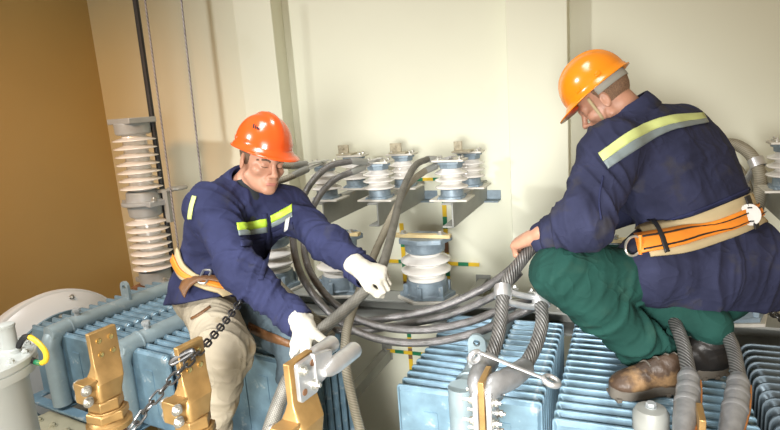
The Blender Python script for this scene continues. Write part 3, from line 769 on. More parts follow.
# two cables and taped lugs at lower right
for k, (pts, lab, ptop) in enumerate((
        ([P(667, 300, 2.00), P(673, 318, 1.90), P(683, 344, 1.78), P(690, 380, 1.65)], 'left of the two braided cables at lower right, across the brown boot', None),
        ([P(711, 300, 2.02), P(718, 318, 1.92), P(732, 346, 1.80), P(740, 384, 1.64)], 'right of the two braided cables at lower right, behind the boots', None))):
    cable(lab, pts, .0205, M_twist)
    e = (pts[3] - pts[2]).normalized()
    a = pts[3] - e * .03
    q = [P(684, 424, 1.52), P(730, 432, 1.50)][k]
    t = thing('cable_lug', 'grey taped cable lug at lower right, ' + ('the left one beside the brass strip' if k == 0 else 'the right one with a copper edge'), 'cable lug', a)
    if k == 0: MB().box(P(700, 436, 1.50), (.016, .09, .14)).build('brass_bar', M_brass, t, bevel=.002)
    ps = spline([a, pts[3] + (q - pts[3]) * .35, q, q + (q - pts[3]) * .8], 6)
    rr = list(np.interp(np.linspace(0, 1, len(ps)), [0, .12, .45, .6, 1], [.023, .029, .032, .030, .016]))
    r2 = list(np.interp(np.linspace(0, 1, len(ps)), [0, .12, .45, .6, 1], [.023, .029, .032, .034, .036]))
    MB().tube(ps, rr, 22, r2=r2, up=UX).build('taped_sleeve', M_wrap, t)
    for j in (2, 5, 8): 
        d = (ps[j + 1] - ps[j]).normalized()
        MB().lathe([(rr[j] * 1.0, -.012), (rr[j] * 1.05, -.008), (rr[j] * 1.05, .008), (rr[j] * 1.0, .012)], ps[j], d, 22, close=False).build('tape_band', M_wrap, t)
    MB().tube([p + UX * (rr[i + 2] + .001) for i, p in enumerate(ps[2:16])], .004, 8).build('copper_edge', M_copper, t)
# grey cap under the boot
c = PZ(651, 407, ZT + .065)
t = thing('pipe_cap', 'dusty grey pipe cap in front of the brown boot', 'pipe', (c.x, c.y, ZT))
MB().lathe([(.048, -.068), (.048, -.018), (.040, -.004), (.02, 0)], c, UP, 28).build('pipe', M_steel, t)
MB().lathe([(.016, 0), (.016, .004)], c + UP * -.002, n=14).hexa(c + UP * .008, UP, .014, .012).build('plug', M_capgrey, t)

# cable loop behind the crouching worker
cable('upper dusty cable of the loop rising behind the crouching worker\'s back', [P(700, 165, 2.75), P(716, 150, 2.72), P(732, 144, 2.68), P(750, 154, 2.62), P(760, 176, 2.58), P(758, 205, 2.55), P(748, 240, 2.55)], .026, M_hose2)
cable('inner dusty cable of the loop rising behind the crouching worker\'s back', [P(705, 165, 2.8), P(722, 157, 2.78), P(737, 168, 2.74), P(748, 190, 2.7), P(746, 215, 2.66)], .022, M_hose2)
a = P(757, 163, 2.60); b = P(745, 182, 2.70)
t = thing('spacer_clamp', 'grey spacer clamp on the cable loop behind the crouching worker', 'clamp', a)
d = (P(760, 176, 2.58) - P(750, 154, 2.62)).normalized()
MB().lathe([(.027, -.02), (.034, -.02), (.034, .02), (.027, .02)], a, d, 24, close=False).build('collar', M_alu, t)
MB().tube([a, a.lerp(b, .5), b], .014, 10).build('bar', M_alu, t)

# ================================================================== chains
def chain(label, pts, pitch, wire, m=M_chain):
    ps = spline(pts, 24); cum = [0]
    for i in range(1, len(ps)): cum.append(cum[-1] + (ps[i] - ps[i - 1]).length)
    def at(s):
        for i in range(1, len(ps)):
            if cum[i] >= s: return ps[i - 1].lerp(ps[i], (s - cum[i - 1]) / max(1e-9, cum[i] - cum[i - 1]))
        return ps[-1]
    t = thing('safety_chain', label, 'chain', ps[0])
    n = int(cum[-1] / pitch)
    hl = pitch * .62; hw = pitch * .33
    me = None
    for i in range(n):
        a, b = at(i * pitch), at((i + 1) * pitch); c = (a + b) / 2; d = (b - a).normalized()
        s1 = d.cross(UP).normalized(); s2 = d.cross(s1)
        w = (s1 + s2).normalized() if i % 2 else (s1 - s2).normalized()
        loop = []
        for q in np.linspace(0, 2 * PI, 21)[:-1]:
            x, y = math.cos(q), math.sin(q)
            loop.append(c + d * ((hl - hw) * (1 if x > 0 else -1) * (1 if abs(x) > 1e-6 else 0) + hw * x) + w * (hw * y))
        MB().tube(loop, wire, 8, closed=True).build('link', m, t)
    return t
ch = chain('dark steel chain from the kneeling worker\'s belt down past the brass terminals', [P(243, 298, 1.90), P(228, 318, 1.74), P(209, 341, 1.57), P(190, 361, 1.45), P(166, 386, 1.40), P(146, 410, 1.37), P(124, 440, 1.36)], .028, .0031)
hk = P(182, 357, 1.45)
loop = [hk + (P(196, 349, 1.45) - hk) * (math.cos(q) * .8) + UP * (.006 * math.sin(q)) - E1 * .0 for q in np.linspace(0, 2 * PI, 25)[:-1]]
MB().tube(loop, .0065, 10, closed=True).build('snap_hook', M_chain, ch)
chain('short dark chain hanging under the crouching worker\'s jacket at the right edge', [P(752, 290, 2.12), P(762, 303, 2.12), P(771, 312, 2.14), P(786, 322, 2.2)], .034, .0036)
# ================================================================== soft bodies: signed fields turned into one skin
def V3(p): return np.array(p, dtype=np.float64)

class Field:
    def __init__(s, lo, hi, h):
        s.lo = V3(lo); s.h = h
        n = np.ceil((V3(hi) - s.lo) / h).astype(int) + 1
        s.n = n; s.F = np.full(tuple(n), 1.0, dtype=np.float32)
        s.ax = [s.lo[i] + h * np.arange(n[i]) for i in range(3)]
    def sub(s, lo, hi):
        i0 = np.clip(np.floor((V3(lo) - s.lo) / s.h).astype(int), 0, s.n - 1)
        i1 = np.clip(np.ceil((V3(hi) - s.lo) / s.h).astype(int) + 1, 1, s.n)
        sl = tuple(slice(a, b) for a, b in zip(i0, i1))
        X, Y, Z = np.meshgrid(s.ax[0][sl[0]], s.ax[1][sl[1]], s.ax[2][sl[2]], indexing='ij')
        return sl, np.stack([X, Y, Z], -1)
    def put(s, lo, hi, fn, k, op):
        pad = k + 3 * s.h + .02
        sl, pts = s.sub(V3(lo) - pad, V3(hi) + pad)
        if pts.size == 0: return s
        d = fn(pts).astype(np.float32); a = s.F[sl]
        if op == 'u':
            hh = np.clip(.5 + .5 * (a - d) / k, 0, 1); s.F[sl] = a * (1 - hh) + d * hh - k * hh * (1 - hh)
        else:
            hh = np.clip(.5 - .5 * (a + d) / k, 0, 1); s.F[sl] = a * (1 - hh) - d * hh + k * hh * (1 - hh)
        return s
    def cone(s, a, b, ra, rb, k=.02, u=None, sq=1.0, op='u'):
        a = V3(a); b = V3(b); r = max(ra, rb) * max(1, sq)
        ab = b - a; L2 = max(ab @ ab, 1e-9)
        if u is not None: u = V3(u); u = u / np.linalg.norm(u)
        def fn(p):
            t = np.clip(((p - a) @ ab) / L2, 0, 1); q = p - (a + t[..., None] * ab)
            if u is not None: q = q + u * ((q @ u) * (1 / sq - 1))[..., None]
            return np.linalg.norm(q, axis=-1) - (ra + (rb - ra) * t)
        return s.put(np.minimum(a, b) - r, np.maximum(a, b) + r, fn, k, op)
    def ell(s, c, axes, rad, k=.02, op='u'):
        c = V3(c); A = np.array([V3(x) / np.linalg.norm(V3(x)) for x in axes]); rad = V3(rad); r = rad.max()
        def fn(p):
            q = (p - c) @ A.T; k0 = np.linalg.norm(q / rad, axis=-1); k1 = np.linalg.norm(q / rad ** 2, axis=-1)
            return k0 * (k0 - 1) / np.maximum(k1, 1e-9)
        return s.put(c - r, c + r, fn, k, op)
    def half(s, o, nrm, k=.004):
        """cut away everything on the +nrm side of the plane"""
        o = V3(o); nrm = V3(nrm) / np.linalg.norm(V3(nrm))
        X, Y, Z = np.meshgrid(*s.ax, indexing='ij')
        d = (X - o[0]) * nrm[0] + (Y - o[1]) * nrm[1] + (Z - o[2]) * nrm[2]
        s.F = np.maximum(s.F, d.astype(np.float32)); return s
    def mesh(s):
        F = s.F; ins = F < 0
        nx, ny, nz = [q - 1 for q in F.shape]
        acc = np.zeros((nx, ny, nz, 3), np.float32); cnt = np.zeros((nx, ny, nz), np.float32)
        cs = [(i, j, k) for i in (0, 1) for j in (0, 1) for k in (0, 1)]
        g = lambda A, c: A[c[0]:c[0] + nx, c[1]:c[1] + ny, c[2]:c[2] + nz]
        for a in cs:
            for d in range(3):
                if a[d]: continue
                b = list(a); b[d] = 1; b = tuple(b)
                fa, fb = g(F, a), g(F, b); m = (fa < 0) != (fb < 0)
                t = np.where(m, fa / np.where(m, fa - fb, 1), 0)
                for q in range(3):
                    acc[..., q] += np.where(m, a[q] + (t if q == d else 0), 0)
                cnt += m
        act = cnt > 0
        idx = np.full(act.shape, -1, np.int64); idx[act] = np.arange(act.sum())
        ijk = np.argwhere(act)
        v = (ijk + acc[act] / cnt[act][:, None]) * s.h + s.lo
        quads = []
        for d in range(3):
            e1, e2 = [(1, 2), (2, 0), (0, 1)][d]
            sa = [slice(None)] * 3; sb = [slice(None)] * 3; sa[d] = slice(0, -1); sb[d] = slice(1, None)
            m = ins[tuple(sa)] != ins[tuple(sb)]
            w = np.argwhere(m)
            w = w[(w[:, e1] > 0) & (w[:, e2] > 0) & (w[:, e1] < F.shape[e1] - 1) & (w[:, e2] < F.shape[e2] - 1)]
            if not len(w): continue
            def cell(o1, o2):
                c = w.copy(); c[:, e1] -= o1; c[:, e2] -= o2; return idx[c[:, 0], c[:, 1], c[:, 2]]
            q = np.stack([cell(1, 1), cell(0, 1), cell(0, 0), cell(1, 0)], 1)
            flip = ~ins[w[:, 0], w[:, 1], w[:, 2]]
            q[flip] = q[flip][:, ::-1]; quads.append(q)
        return v.astype(np.float64), np.concatenate(quads)

def vnoise(p, seed=0):
    i = np.floor(p).astype(np.int64); f = p - i; f = f * f * (3 - 2 * f)
    def hsh(a, b, c):
        x = (a * 374761393 + b * 668265263 + c * 2147483647 + seed * 144269) & 0xffffffff
        x = ((x ^ (x >> 13)) * 1274126177) & 0xffffffff
        return ((x ^ (x >> 16)) & 0xffff) / 65535.0
    out = 0
    for dx in (0, 1):
        for dy in (0, 1):
            for dz in (0, 1):
                w = (f[:, 0] if dx else 1 - f[:, 0]) * (f[:, 1] if dy else 1 - f[:, 1]) * (f[:, 2] if dz else 1 - f[:, 2])
                out = out + w * hsh(i[:, 0] + dx, i[:, 1] + dy, i[:, 2] + dz)
    return out

def vnormals(v, q):
    n = np.zeros_like(v); fn = np.cross(v[q[:, 2]] - v[q[:, 0]], v[q[:, 3]] - v[q[:, 1]])
    for k in range(4): np.add.at(n, q[:, k], fn)
    return n / np.maximum(np.linalg.norm(n, axis=1), 1e-12)[:, None]

def relax(v, q, it=2, lam=.5):
    for _ in range(it):
        s = np.zeros_like(v); c = np.zeros(len(v))
        for a, b in ((0, 1), (1, 2), (2, 3), (3, 0)):
            np.add.at(s, q[:, a], v[q[:, b]]); np.add.at(s, q[:, b], v[q[:, a]]); np.add.at(c, q[:, a], 1); np.add.at(c, q[:, b], 1)
        v = v * (1 - lam) + lam * s / np.maximum(c, 1)[:, None]
    return v

def folds(v, q, specs, seed=1):
    """cloth folds: (a, b, reach, amp, freq_along, freq_across) - ridges that run across the line a-b"""
    nrm = vnormals(v, q); disp = np.zeros(len(v))
    for si, (a, b, reach, amp, fa, fc, twist) in enumerate(specs):
        a = V3(a); b = V3(b); d = b - a; L = np.linalg.norm(d); d = d / L
        d2 = np.cross(d, [0.3, .2, 1.0]); d2 /= np.linalg.norm(d2); d3 = np.cross(d, d2)
        t = (v - a) @ d; tc = np.clip(t, 0, L); dist = np.linalg.norm(v - (a + tc[:, None] * d), axis=1)
        w = np.clip(1.6 * (1 - dist / reach), 0, 1); w = w * w * (3 - 2 * w)
        x2 = (v - a) @ d2; x3 = (v - a) @ d3
        al = t + twist * x2
        wob = vnoise(np.stack([t * 9 + 7, x2 * 7, x3 * 7], 1), seed + si) * .09
        n1 = vnoise(np.stack([(al + wob) * fa, x2 * fc, x3 * fc], 1), seed + 11 + si)
        r = 1 - np.abs(2 * n1 - 1); 
        n2 = vnoise(np.stack([(al + wob) * fa * 2.3, x2 * fc * 2, x3 * fc * 2], 1), seed + 31 + si)
        disp += w * amp * ((r ** 3 - .35) * 1.5 + .5 * ((1 - np.abs(2 * n2 - 1)) ** 2 - .4))
    return v + nrm * disp[:, None]

def skin(name, v, q, m, parent=None, label=None, off=None):
    off = WL[parent.name] if parent is not None else Vector(off or (0, 0, 0))
    me = bpy.data.meshes.new(name)
    me.from_pydata((v - V3(off)).tolist(), [], q.tolist()); me.update()
    me.polygons.foreach_set('use_smooth', [True] * len(me.polygons))
    o = put(name, me, m, parent, label=label)
    if parent is None: o.location = off; WL[o.name] = Vector(off)
    return o

def cuff(c, d, r, m, parent):
    d = Vector(d).normalized(); ref = Vector((0, 0, 1)); ex = (ref - d * ref.dot(d)).normalized(); ey = d.cross(ex)
    rows = [[Vector(c) + d * t + (ex * math.cos(a) + ey * math.sin(a)) * q for a in np.linspace(0, 2 * PI, 33)] for t, q in ((-.034, r * 1.04), (-.01, r * 1.03), (.006, r), (.010, r * .93))]
    return cloth_grid('cuff', rows, m, parent, .005)

def tree_of(v, q): return BVHTree.FromPolygons([Vector(p) for p in v], [tuple(int(i) for i in f) for f in q])
CAMP = Vector((0, 0, ZC))
def hit(tr, px, py):
    d = (P(px, py, 1.0) - CAMP).normalized()
    loc, nrm, i, dist = tr.ray_cast(CAMP, d)
    return (loc, nrm) if loc is not None else (None, None)

def cloth_grid(name, rows, m, parent, thick=.003, label=None):
    """rows: list of equal-length lists of surface points (already lifted off)"""
    nr, nc = len(rows), len(rows[0]); mb = MB(); mb.v = [Vector(p) for r in rows for p in r]
    for i in range(nr - 1):
        for j in range(nc - 1): mb.f.append((i * nc + j, i * nc + j + 1, (i + 1) * nc + j + 1, (i + 1) * nc + j))
    o = mb.build(name, m, parent, angle=60, label=label)
    s = o.modifiers.new('thickness', 'SOLIDIFY'); s.thickness = thick; s.offset = 0
    return o

def lay(tr, name, top, bot, m, parent, lift=.003, nu=18, nv=4, thick=.003, label=None):
    """a band sewn on: top and bot are pixel polylines over the garment; the band follows the garment's surface"""
    tp = spline([(a, b, 0) for a, b in top], 6) if len(top) > 2 else [Vector((*top[0], 0)), Vector((*top[1], 0))]
    bt = spline([(a, b, 0) for a, b in bot], 6) if len(bot) > 2 else [Vector((*bot[0], 0)), Vector((*bot[1], 0))]
    def at(pl, t):
        x = t * (len(pl) - 1); i = min(int(x), len(pl) - 2); return pl[i].lerp(pl[i + 1], x - i)
    rows = []; last = None
    for j in range(nv + 1):
        row = []
        for i in range(nu + 1):
            a = at(tp, i / nu).lerp(at(bt, i / nu), j / nv)
            l, n = hit(tr, a.x, a.y)
            row.append(None if l is None else l + n * lift)
        rows.append(row)
    for r in rows:          # fill misses from the neighbours
        good = [i for i, p in enumerate(r) if p is not None]
        if not good: return None
        for i in range(len(r)):
            if r[i] is None: r[i] = r[min(good, key=lambda g: abs(g - i))]
    return cloth_grid(name, rows, m, parent, thick, label)

def ring_band(tr, name, c, axis, ref, widths, m, parent, a0=0, a1=360, n=64, lift=.006, thick=.005, wave=None, label=None, far=.5):
    """a belt: cast from outside towards the axis and sit on the garment; widths: offsets along the axis"""
    c = Vector(c); ez = Vector(axis).normalized(); ex = Vector(ref); ex = (ex - ez * ex.dot(ez)).normalized(); ey = ez.cross(ex)
    rows = []
    for w in widths:
        row = []
        for i in range(n + 1):
            a = math.radians(a0 + (a1 - a0) * i / n); d = ex * math.cos(a) + ey * math.sin(a)
            o = c + ez * (w + (wave(a) if wave else 0))
            l, nn, _, _ = tr.ray_cast(o + d * far, -d)
            row.append((l + d * lift) if l is not None else None)
        rr = sorted((p - c).dot(p - c) for p in row if p is not None) if any(p is not None for p in row) else [.01]
        med = math.sqrt(rr[len(rr) // 2])
        for i in range(n + 1):
            a = math.radians(a0 + (a1 - a0) * i / n); d = ex * math.cos(a) + ey * math.sin(a)
            if row[i] is None or (row[i] - c).length > med * 2.2: row[i] = c + ez * w + d * med
        rows.append(row)
    # even out the radius so the belt lies taut
    for r in rows:
        for _ in range(3):
            r[1:-1] = [(r[i - 1] + r[i] * 2 + r[i + 1]) / 4 for i in range(1, len(r) - 1)]
    return cloth_grid(name, rows, m, parent, thick, label)

# ------------------------------------------------------------------ anatomy
class Frame:
    def __init__(s, o, f, u, k=1.0):
        s.o = Vector(o); s.f = Vector(f).normalized(); s.u = (Vector(u) - s.f * Vector(u).dot(s.f)).normalized(); s.r = s.f.cross(s.u); s.k = k
    def __call__(s, x, y, z): return s.o + (s.r * x + s.f * y + s.u * z) * s.k
    @property
    def axes(s): return (s.r, s.f, s.u)
    def dir(s, x, y, z): return (s.r * x + s.f * y + s.u * z).normalized()

def head_field(F, H):
    k = H.k; A = H.axes
    def E(c, r, kk=.014, op='u', ax=None): F.ell(H(*c), ax or A, [q * k for q in r], kk, op)
    def Cn(a, b, ra, rb, kk=.012, op='u'): F.cone(H(*a), H(*b), ra * k, rb * k, kk, op=op)
    E((0, -.012, .028), (.075, .094, .086))
    E((0, .028, -.045), (.060, .058, .082), .02)
    E((0, .040, -.088), (.047, .044, .034), .02)
    Cn((-.052, .005, -.070), (-.012, .078, -.106), .016, .015, .018); Cn((.052, .005, -.070), (.012, .078, -.106), .016, .015, .018)
    E((0, .080, -.106), (.018, .014, .014), .012)
    Cn((-.040, .072, .004), (0, .084, .006), .011, .012, .014); Cn((.040, .072, .004), (0, .084, .006), .011, .012, .014)
    for s in (-1, 1):
        E((s * .044, .058, -.036), (.020, .022, .018), .018)
        E((s * .033, .094, -.014), (.019, .013, .012), .010, 'd')
        E((s * .032, .0735, -.0135), (.0145, .0125, .0115), .004)
        Cn((s * .020, .0835, -.0165), (s * .045, .074, -.015), .003, .0025, .003)      # lower edge of the lid
    Cn((0, .086, -.002), (0, .109, -.042), .0075, .0115, .008)
    E((0, .111, -.046), (.0115, .010, .0095), .006)
    for s in (-1, 1): E((s * .0125, .098, -.050), (.0075, .010, .0065), .006)
    E((0, .086, -.074), (.030, .014, .022), .012)
    E((0, .0945, -.0765), (.021, .0085, .0052), .005)
    E((0, .0930, -.0865), (.018, .0085, .0060), .005)
    Cn((-.020, .099, -.0812), (.020, .099, -.0812), .0022, .0022, .003, 'd')
    for s in (-1, 1):       # ears
        ax = (H.dir(s * .95, -.3, 0), H.dir(s * .3, .95, .15), H.dir(0, -.15, 1))
        E((s * .0775, -.010, -.020), (.0075, .0185, .032), .006, ax=ax)
        E((s * .086, -.007, -.018), (.0065, .0105, .019), .005, 'd', ax=ax)

def hard_hat(H, m, m_in, parent, band_z=(.050, .030, .012), logo=True, m_dark=None):
    """shell with raised crest, gutter and peak; in the head's own frame"""
    nth, nv = 72, 26; mb = MB(); zc = .050
    def pt(th, v):
        c, s = math.cos(th), math.sin(th)        # th = 0 at the right, 90 deg at the front
        rx, ry = .104, .124
        if v <= 1:                                # dome
            a = v * PI / 2
            rr = math.sin(a) ** .92; z = .118 * math.cos(a) ** .95
            x, y = rx * rr * c, ry * rr * s
            if abs(x) < .030:                     # crest, fading to the back and front rims
                w = .5 + .5 * math.cos(PI * x / .030); w = min(1, w * 1.6); z += .008 * w * (1 - v ** 3); y *= 1 + .035 * w * (1 - abs(1 - v)) * .5
            return H(x, y - .006, zc + z)
        t = v - 1                                 # brim
        peak = max(0, s) ** 2.2
        fl = .004 + t * (.010 + .040 * peak)
        n = Vector((c / rx, s / ry)).normalized()
        return H(rx * c + n.x * fl, ry * s + n.y * fl - .006, zc - .014 * min(1, t * 3) - t * (.002 + .010 * peak))
    rows = [v / 18 for v in range(1, 19)] + [1.0 + .12, 1.3, 1.6, 2.0]
    top = H(0, -.006, zc + .128)
    mb.v.append(top)
    for v in rows:
        for i in range(nth): mb.v.append(pt(2 * PI * i / nth, v))
    for i in range(nth): mb.f.append((0, 1 + i, 1 + (i + 1) % nth))
    for j in range(len(rows) - 1):
        for i in range(nth):
            a = 1 + j * nth + i; b = 1 + j * nth + (i + 1) % nth; mb.f.append((a, a + nth, b + nth, b))
    hat = mb.build('hard_hat', m, parent, angle=50)
    so = hat.modifiers.new('shell', 'SOLIDIFY'); so.thickness = .0035; so.offset = -1
    # headband inside, at the back
    band = [[H(.094 * math.cos(a), .112 * math.sin(a) - .004, z) for a in np.linspace(PI * 1.0, PI * 2.0, 30)] for z in band_z]
    cloth_grid('headband', band, m_in, hat, .004)
    # slots and pegs along the gutter
    for a in (-.35, .35, PI - .35, PI + .35):
        p = pt(a, .93); n = H.dir(math.cos(a), math.sin(a), .15)
        MB().box(p, (.020, .006, .014), n.cross(H.u), n, H.u).build('slot', m, hat, bevel=.002)
    if logo:
        for i, (ang, v, ln) in enumerate(((.46, .60, .018), (.56, .61, .015), (.65, .625, .011), (.72, .64, .006))):
            p = pt(ang, v); n = (pt(ang, v) - H(0, 0, zc)).normalized(); up = (H.u - n * H.u.dot(n)).normalized(); sd = n.cross(up)
            e = (up + sd * .45).normalized()
            MB().box(p, (.0045, ln, .003), e.cross(n), e, n).build('emblem_stroke', m_dark, hat)
    return hat

def finger_chain(F, kn, d, n, lens, bends, k, r, kk=.0035):
    """one finger as a planar chain in the plane (d, n): every bend turns it further round towards n"""
    d = Vector(d).normalized(); n = (Vector(n) - d * Vector(n).dot(d)).normalized(); p = Vector(kn); ang = 0
    for j in range(3):
        ang += math.radians(bends[j]); e = d * math.cos(ang) + n * math.sin(ang); q = p + e * (lens[j] * k)
        F.cone(p, q, (r - .0007 * j), (r - .0007 * (j + 1)), kk); p = q
    return p

def hand(F, W, a, n, right, bends, thumb, k=1.0, fat=1.0, spread=.06):
    a0 = a
    a = Vector(a).normalized(); n = Vector(n); n = (n - a * n.dot(a)).normalized(); l = a.cross(n) if right else n.cross(a)
    lens = ((.044, .027, .022), (.048, .031, .024), (.045, .029, .023), (.036, .022, .020))
    offs = (.031, .0105, -.0105, -.030); fwd = (.086, .091, .086, .076)
    for i in range(4):
        kn = W + (a * fwd[i] + l * offs[i]) * k
        F.cone(W + (a * .008 + l * offs[i] * .62) * k, kn, .0150 * k * fat, .0122 * k * fat, .012)
        finger_chain(F, kn, a + l * (spread * (1.5 - i)), n, lens[i], bends[i], k, .0100 * k * fat)
    F.ell(W + (a * .045 + n * .003) * k, (a, l, n), (.050 * k, .042 * k, .018 * k * fat), .012)
    F.ell(W + (a * .030 + l * .026 + n * .010) * k, (a, l, n), (.030 * k, .017 * k, .016 * k * fat), .012)
    pts = [W + (a * .022 + l * .030 + n * .006) * k] + [Vector(t) for t in thumb]
    rr = (.0155, .0128, .0115, .0098)
    for j in range(len(pts) - 1): F.cone(pts[j], pts[j + 1], rr[j] * k * fat, rr[j + 1] * k * fat, .007)
    F.cone(W - a * .04 * k, W + a * .02 * k, .027 * k, .029 * k, .015, u=n, sq=.75)

# ------------------------------------------------------------------ cloth and skin materials
M_skin = mat('fair_skin', (0.52, 0.27, 0.18), 0.45, var=0.06, vscale=40, spots=None, bump=0.03, bscale=300)
M_lip = mat('lips', (0.50, 0.20, 0.16), 0.4, var=0.05)
M_hair = mat('short_brown_hair', (0.15, 0.09, 0.055), 0.6, var=0.4, vscale=250, bump=0.5, bscale=500)
M_hairg = mat('short_greying_brown_hair', (0.26, 0.155, 0.095), 0.6, var=0.4, vscale=250, bump=0.5, bscale=500)
def fabric(name, col, var=.12, weave=900, rough=.85, spots=None, bump=.12, crease=.36):
    m = mat(name, col, rough, 0, var, 9, bump, weave, spots, spec=.2); nt = m.node_tree; b = nt.nodes['Principled BSDF']
    tc = nt.nodes.new('ShaderNodeTexCoord'); no = nt.nodes.new('ShaderNodeTexNoise')
    no.inputs['Scale'].default_value = 11; no.inputs['Detail'].default_value = 1.5; no.inputs['Distortion'].default_value = .8
    nt.links.new(tc.outputs['Object'], no.inputs['Vector'])
    s_ = nt.nodes.new('ShaderNodeMath'); s_.operation = 'SUBTRACT'; s_.inputs[1].default_value = .5; nt.links.new(no.outputs['Fac'], s_.inputs[0])
    a_ = nt.nodes.new('ShaderNodeMath'); a_.operation = 'ABSOLUTE'; nt.links.new(s_.outputs[0], a_.inputs[0])
    p_ = nt.nodes.new('ShaderNodeMath'); p_.operation = 'POWER'; p_.inputs[1].default_value = .6; nt.links.new(a_.outputs[0], p_.inputs[0])
    bp = nt.nodes.new('ShaderNodeBump'); bp.inputs['Strength'].default_value = crease; bp.inputs['Distance'].default_value = .022; bp.invert = True
    nt.links.new(p_.outputs[0], bp.inputs['Height'])
    old = b.inputs['Normal'].links[0].from_node; nt.links.new(bp.outputs['Normal'], old.inputs['Normal'])
    return m
M_navy = fabric('navy_work_cloth', (0.027, 0.032, 0.084), .22, spots=[((0.032, 0.035, 0.068), 14, .60)])
M_navy2 = fabric('dusty_navy_work_cloth', (0.028, 0.032, 0.070), .24, spots=[((0.045, 0.045, 0.060), 10, .57)])
M_collar = fabric('dark_shirt_cloth', (0.03, 0.035, 0.04))
M_lime = mat('fluorescent_lime_tape', (0.50, 0.74, 0.06), 0.5, var=0.04, vscale=30)
M_paleyellow = mat('faded_lime_tape', (0.60, 0.68, 0.26), 0.5, var=0.05, vscale=30)
M_reflect = mat('grey_reflective_tape', (0.20, 0.245, 0.255), 0.4, var=0.06, vscale=30)
M_khaki = fabric('sand_beige_work_cloth', (0.37, 0.325, 0.245), .10, spots=[((0.26, 0.19, 0.10), 9, .62), ((0.56, 0.53, 0.46), 6, .66)])
M_jean = fabric('grey_blue_work_cloth', (0.09, 0.125, 0.15), .16)
M_greencloth = fabric('dark_green_work_cloth', (0.012, 0.056, 0.046), .18, spots=[((0.024, 0.072, 0.056), 8, .60), ((0.075, 0.07, 0.035), 5, .70)])
M_orangeL = mat('orange_red_helmet_plastic', (0.80, 0.105, 0.014), 0.22, var=0.02, spec=.6, coat=.4)
M_orangeR = mat('amber_orange_helmet_plastic', (0.88, 0.275, 0.008), 0.22, var=0.02, spec=.6, coat=.4)
M_redpeak = mat('red_orange_plastic', (0.72, 0.08, 0.02), 0.3, var=0.03)
M_webb = fabric('grey_webbing', (0.42, 0.42, 0.38), .06, crease=0.0)
M_cream = fabric('cream_knit_glove', (0.54, 0.52, 0.45), .06, weave=420, bump=.35, crease=.2)
M_pad = fabric('sand_canvas', (0.48, 0.39, 0.23), .06, crease=.1)
M_strap = mat('orange_webbing', (0.82, 0.26, 0.025), 0.55, var=0.06, vscale=30, bump=.1, bscale=600)
M_leather = mat('brown_leather', (0.16, 0.075, 0.03), 0.45, var=0.2, vscale=25, bump=.2, bscale=120)
M_bootL = mat('scuffed_tan_boot_leather', (0.075, 0.045, 0.028), 0.5, var=.4, vscale=12, bump=.25, bscale=90, spots=[((0.27, 0.165, 0.08), 13, .49)])
M_bootB = mat('black_boot_leather', (0.016, 0.014, 0.013), 0.45, var=.3, vscale=20, bump=.15, bscale=90)
M_sole = mat('dusty_rubber_sole', (0.13, 0.115, 0.095), 0.75, var=.25, vscale=20)
M_plasticw = mat('white_plastic', (0.8, 0.8, 0.78), 0.35, var=.02)
# ================================================================== kneeling worker in the red-orange helmet
def bounds(pts, pad=.22):
    a = np.array([V3(p) for p in pts]); return a.min(0) - pad, a.max(0) + pad
mid = lambda a, b, t=.5: Vector(a).lerp(Vector(b), t)

def cam_dir(x, y, w):          # direction given as (right, down, away) seen from the camera
    v = CM @ np.array([x, y, w], float); return Vector(v).normalized()

N = P(246, 186, 2.18); Pl = P(214, 288, 2.36); Rs = P(212, 208, 2.07); Ls = P(287, 209, 2.27)
Re = P(240, 272, 1.93); Rw = P(302, 325, 1.82); Le = P(330, 244, 2.10); Lw = P(369, 276, 1.96)
Rh = P(206, 302, 2.28); Lh = P(238, 306, 2.42); Rk = P(226, 350, 2.00); Ra = P(206, 452, 2.05); Lk = P(296, 340, 2.16); La = P(300, 470, 2.12)
HL = Frame(P(262.5, 158, 2.13), cam_dir(.62, .27, -.70), cam_dir(.10, -1, -.10), .96)
lat = (Ls - Rs).normalized(); tv = (N - Pl).normalized(); dep = tv.cross(lat).normalized()   # dep: out of the back or chest
if dep.dot(cam_dir(0, 0, -1)) < 0: dep = -dep      # towards the chest

pts = [N, Pl, Rs, Ls, Re, Rw, Le, Lw, Rk, Ra, Lk, La, HL.o]
lo, hi = bounds(pts, .18)
F = Field(lo, hi, .0042)
head_field(F, HL)
F.cone(HL(0, -.025, -.06), N - tv * .02, .054, .062, .02)
F.cone(mid(Pl, N, .1), mid(Pl, N, .75), .115, .135, .04, u=dep, sq=.7)
F.cone(N - tv * .07 - lat * .10, N - tv * .07 + lat * .10, .055, .055, .04)
for s, e, w in ((Rs, Re, Rw), (Ls, Le, Lw)):
    F.cone(N - tv * .06, s, .05, .05, .04); F.cone(s, e, .046, .036, .02); F.cone(e, w, .036, .026, .02); F.cone(w, w + (w - e).normalized() * .05, .026, .020, .01)
for h, k, a in ((Rh, Rk, Ra), (Lh, Lk, La)):
    F.cone(Pl, h, .10, .08, .04); F.cone(h, k, .072, .052, .02); F.cone(k, a, .050, .036, .02)
v, q = F.mesh(); v = relax(v, q, 1, .3)
man = skin('person', v, q, M_skin, off=Pl)
tag(man, 'person kneeling in red-orange helmet and navy jacket, gripping a cable with white gloves', 'person')
hair_off = HL
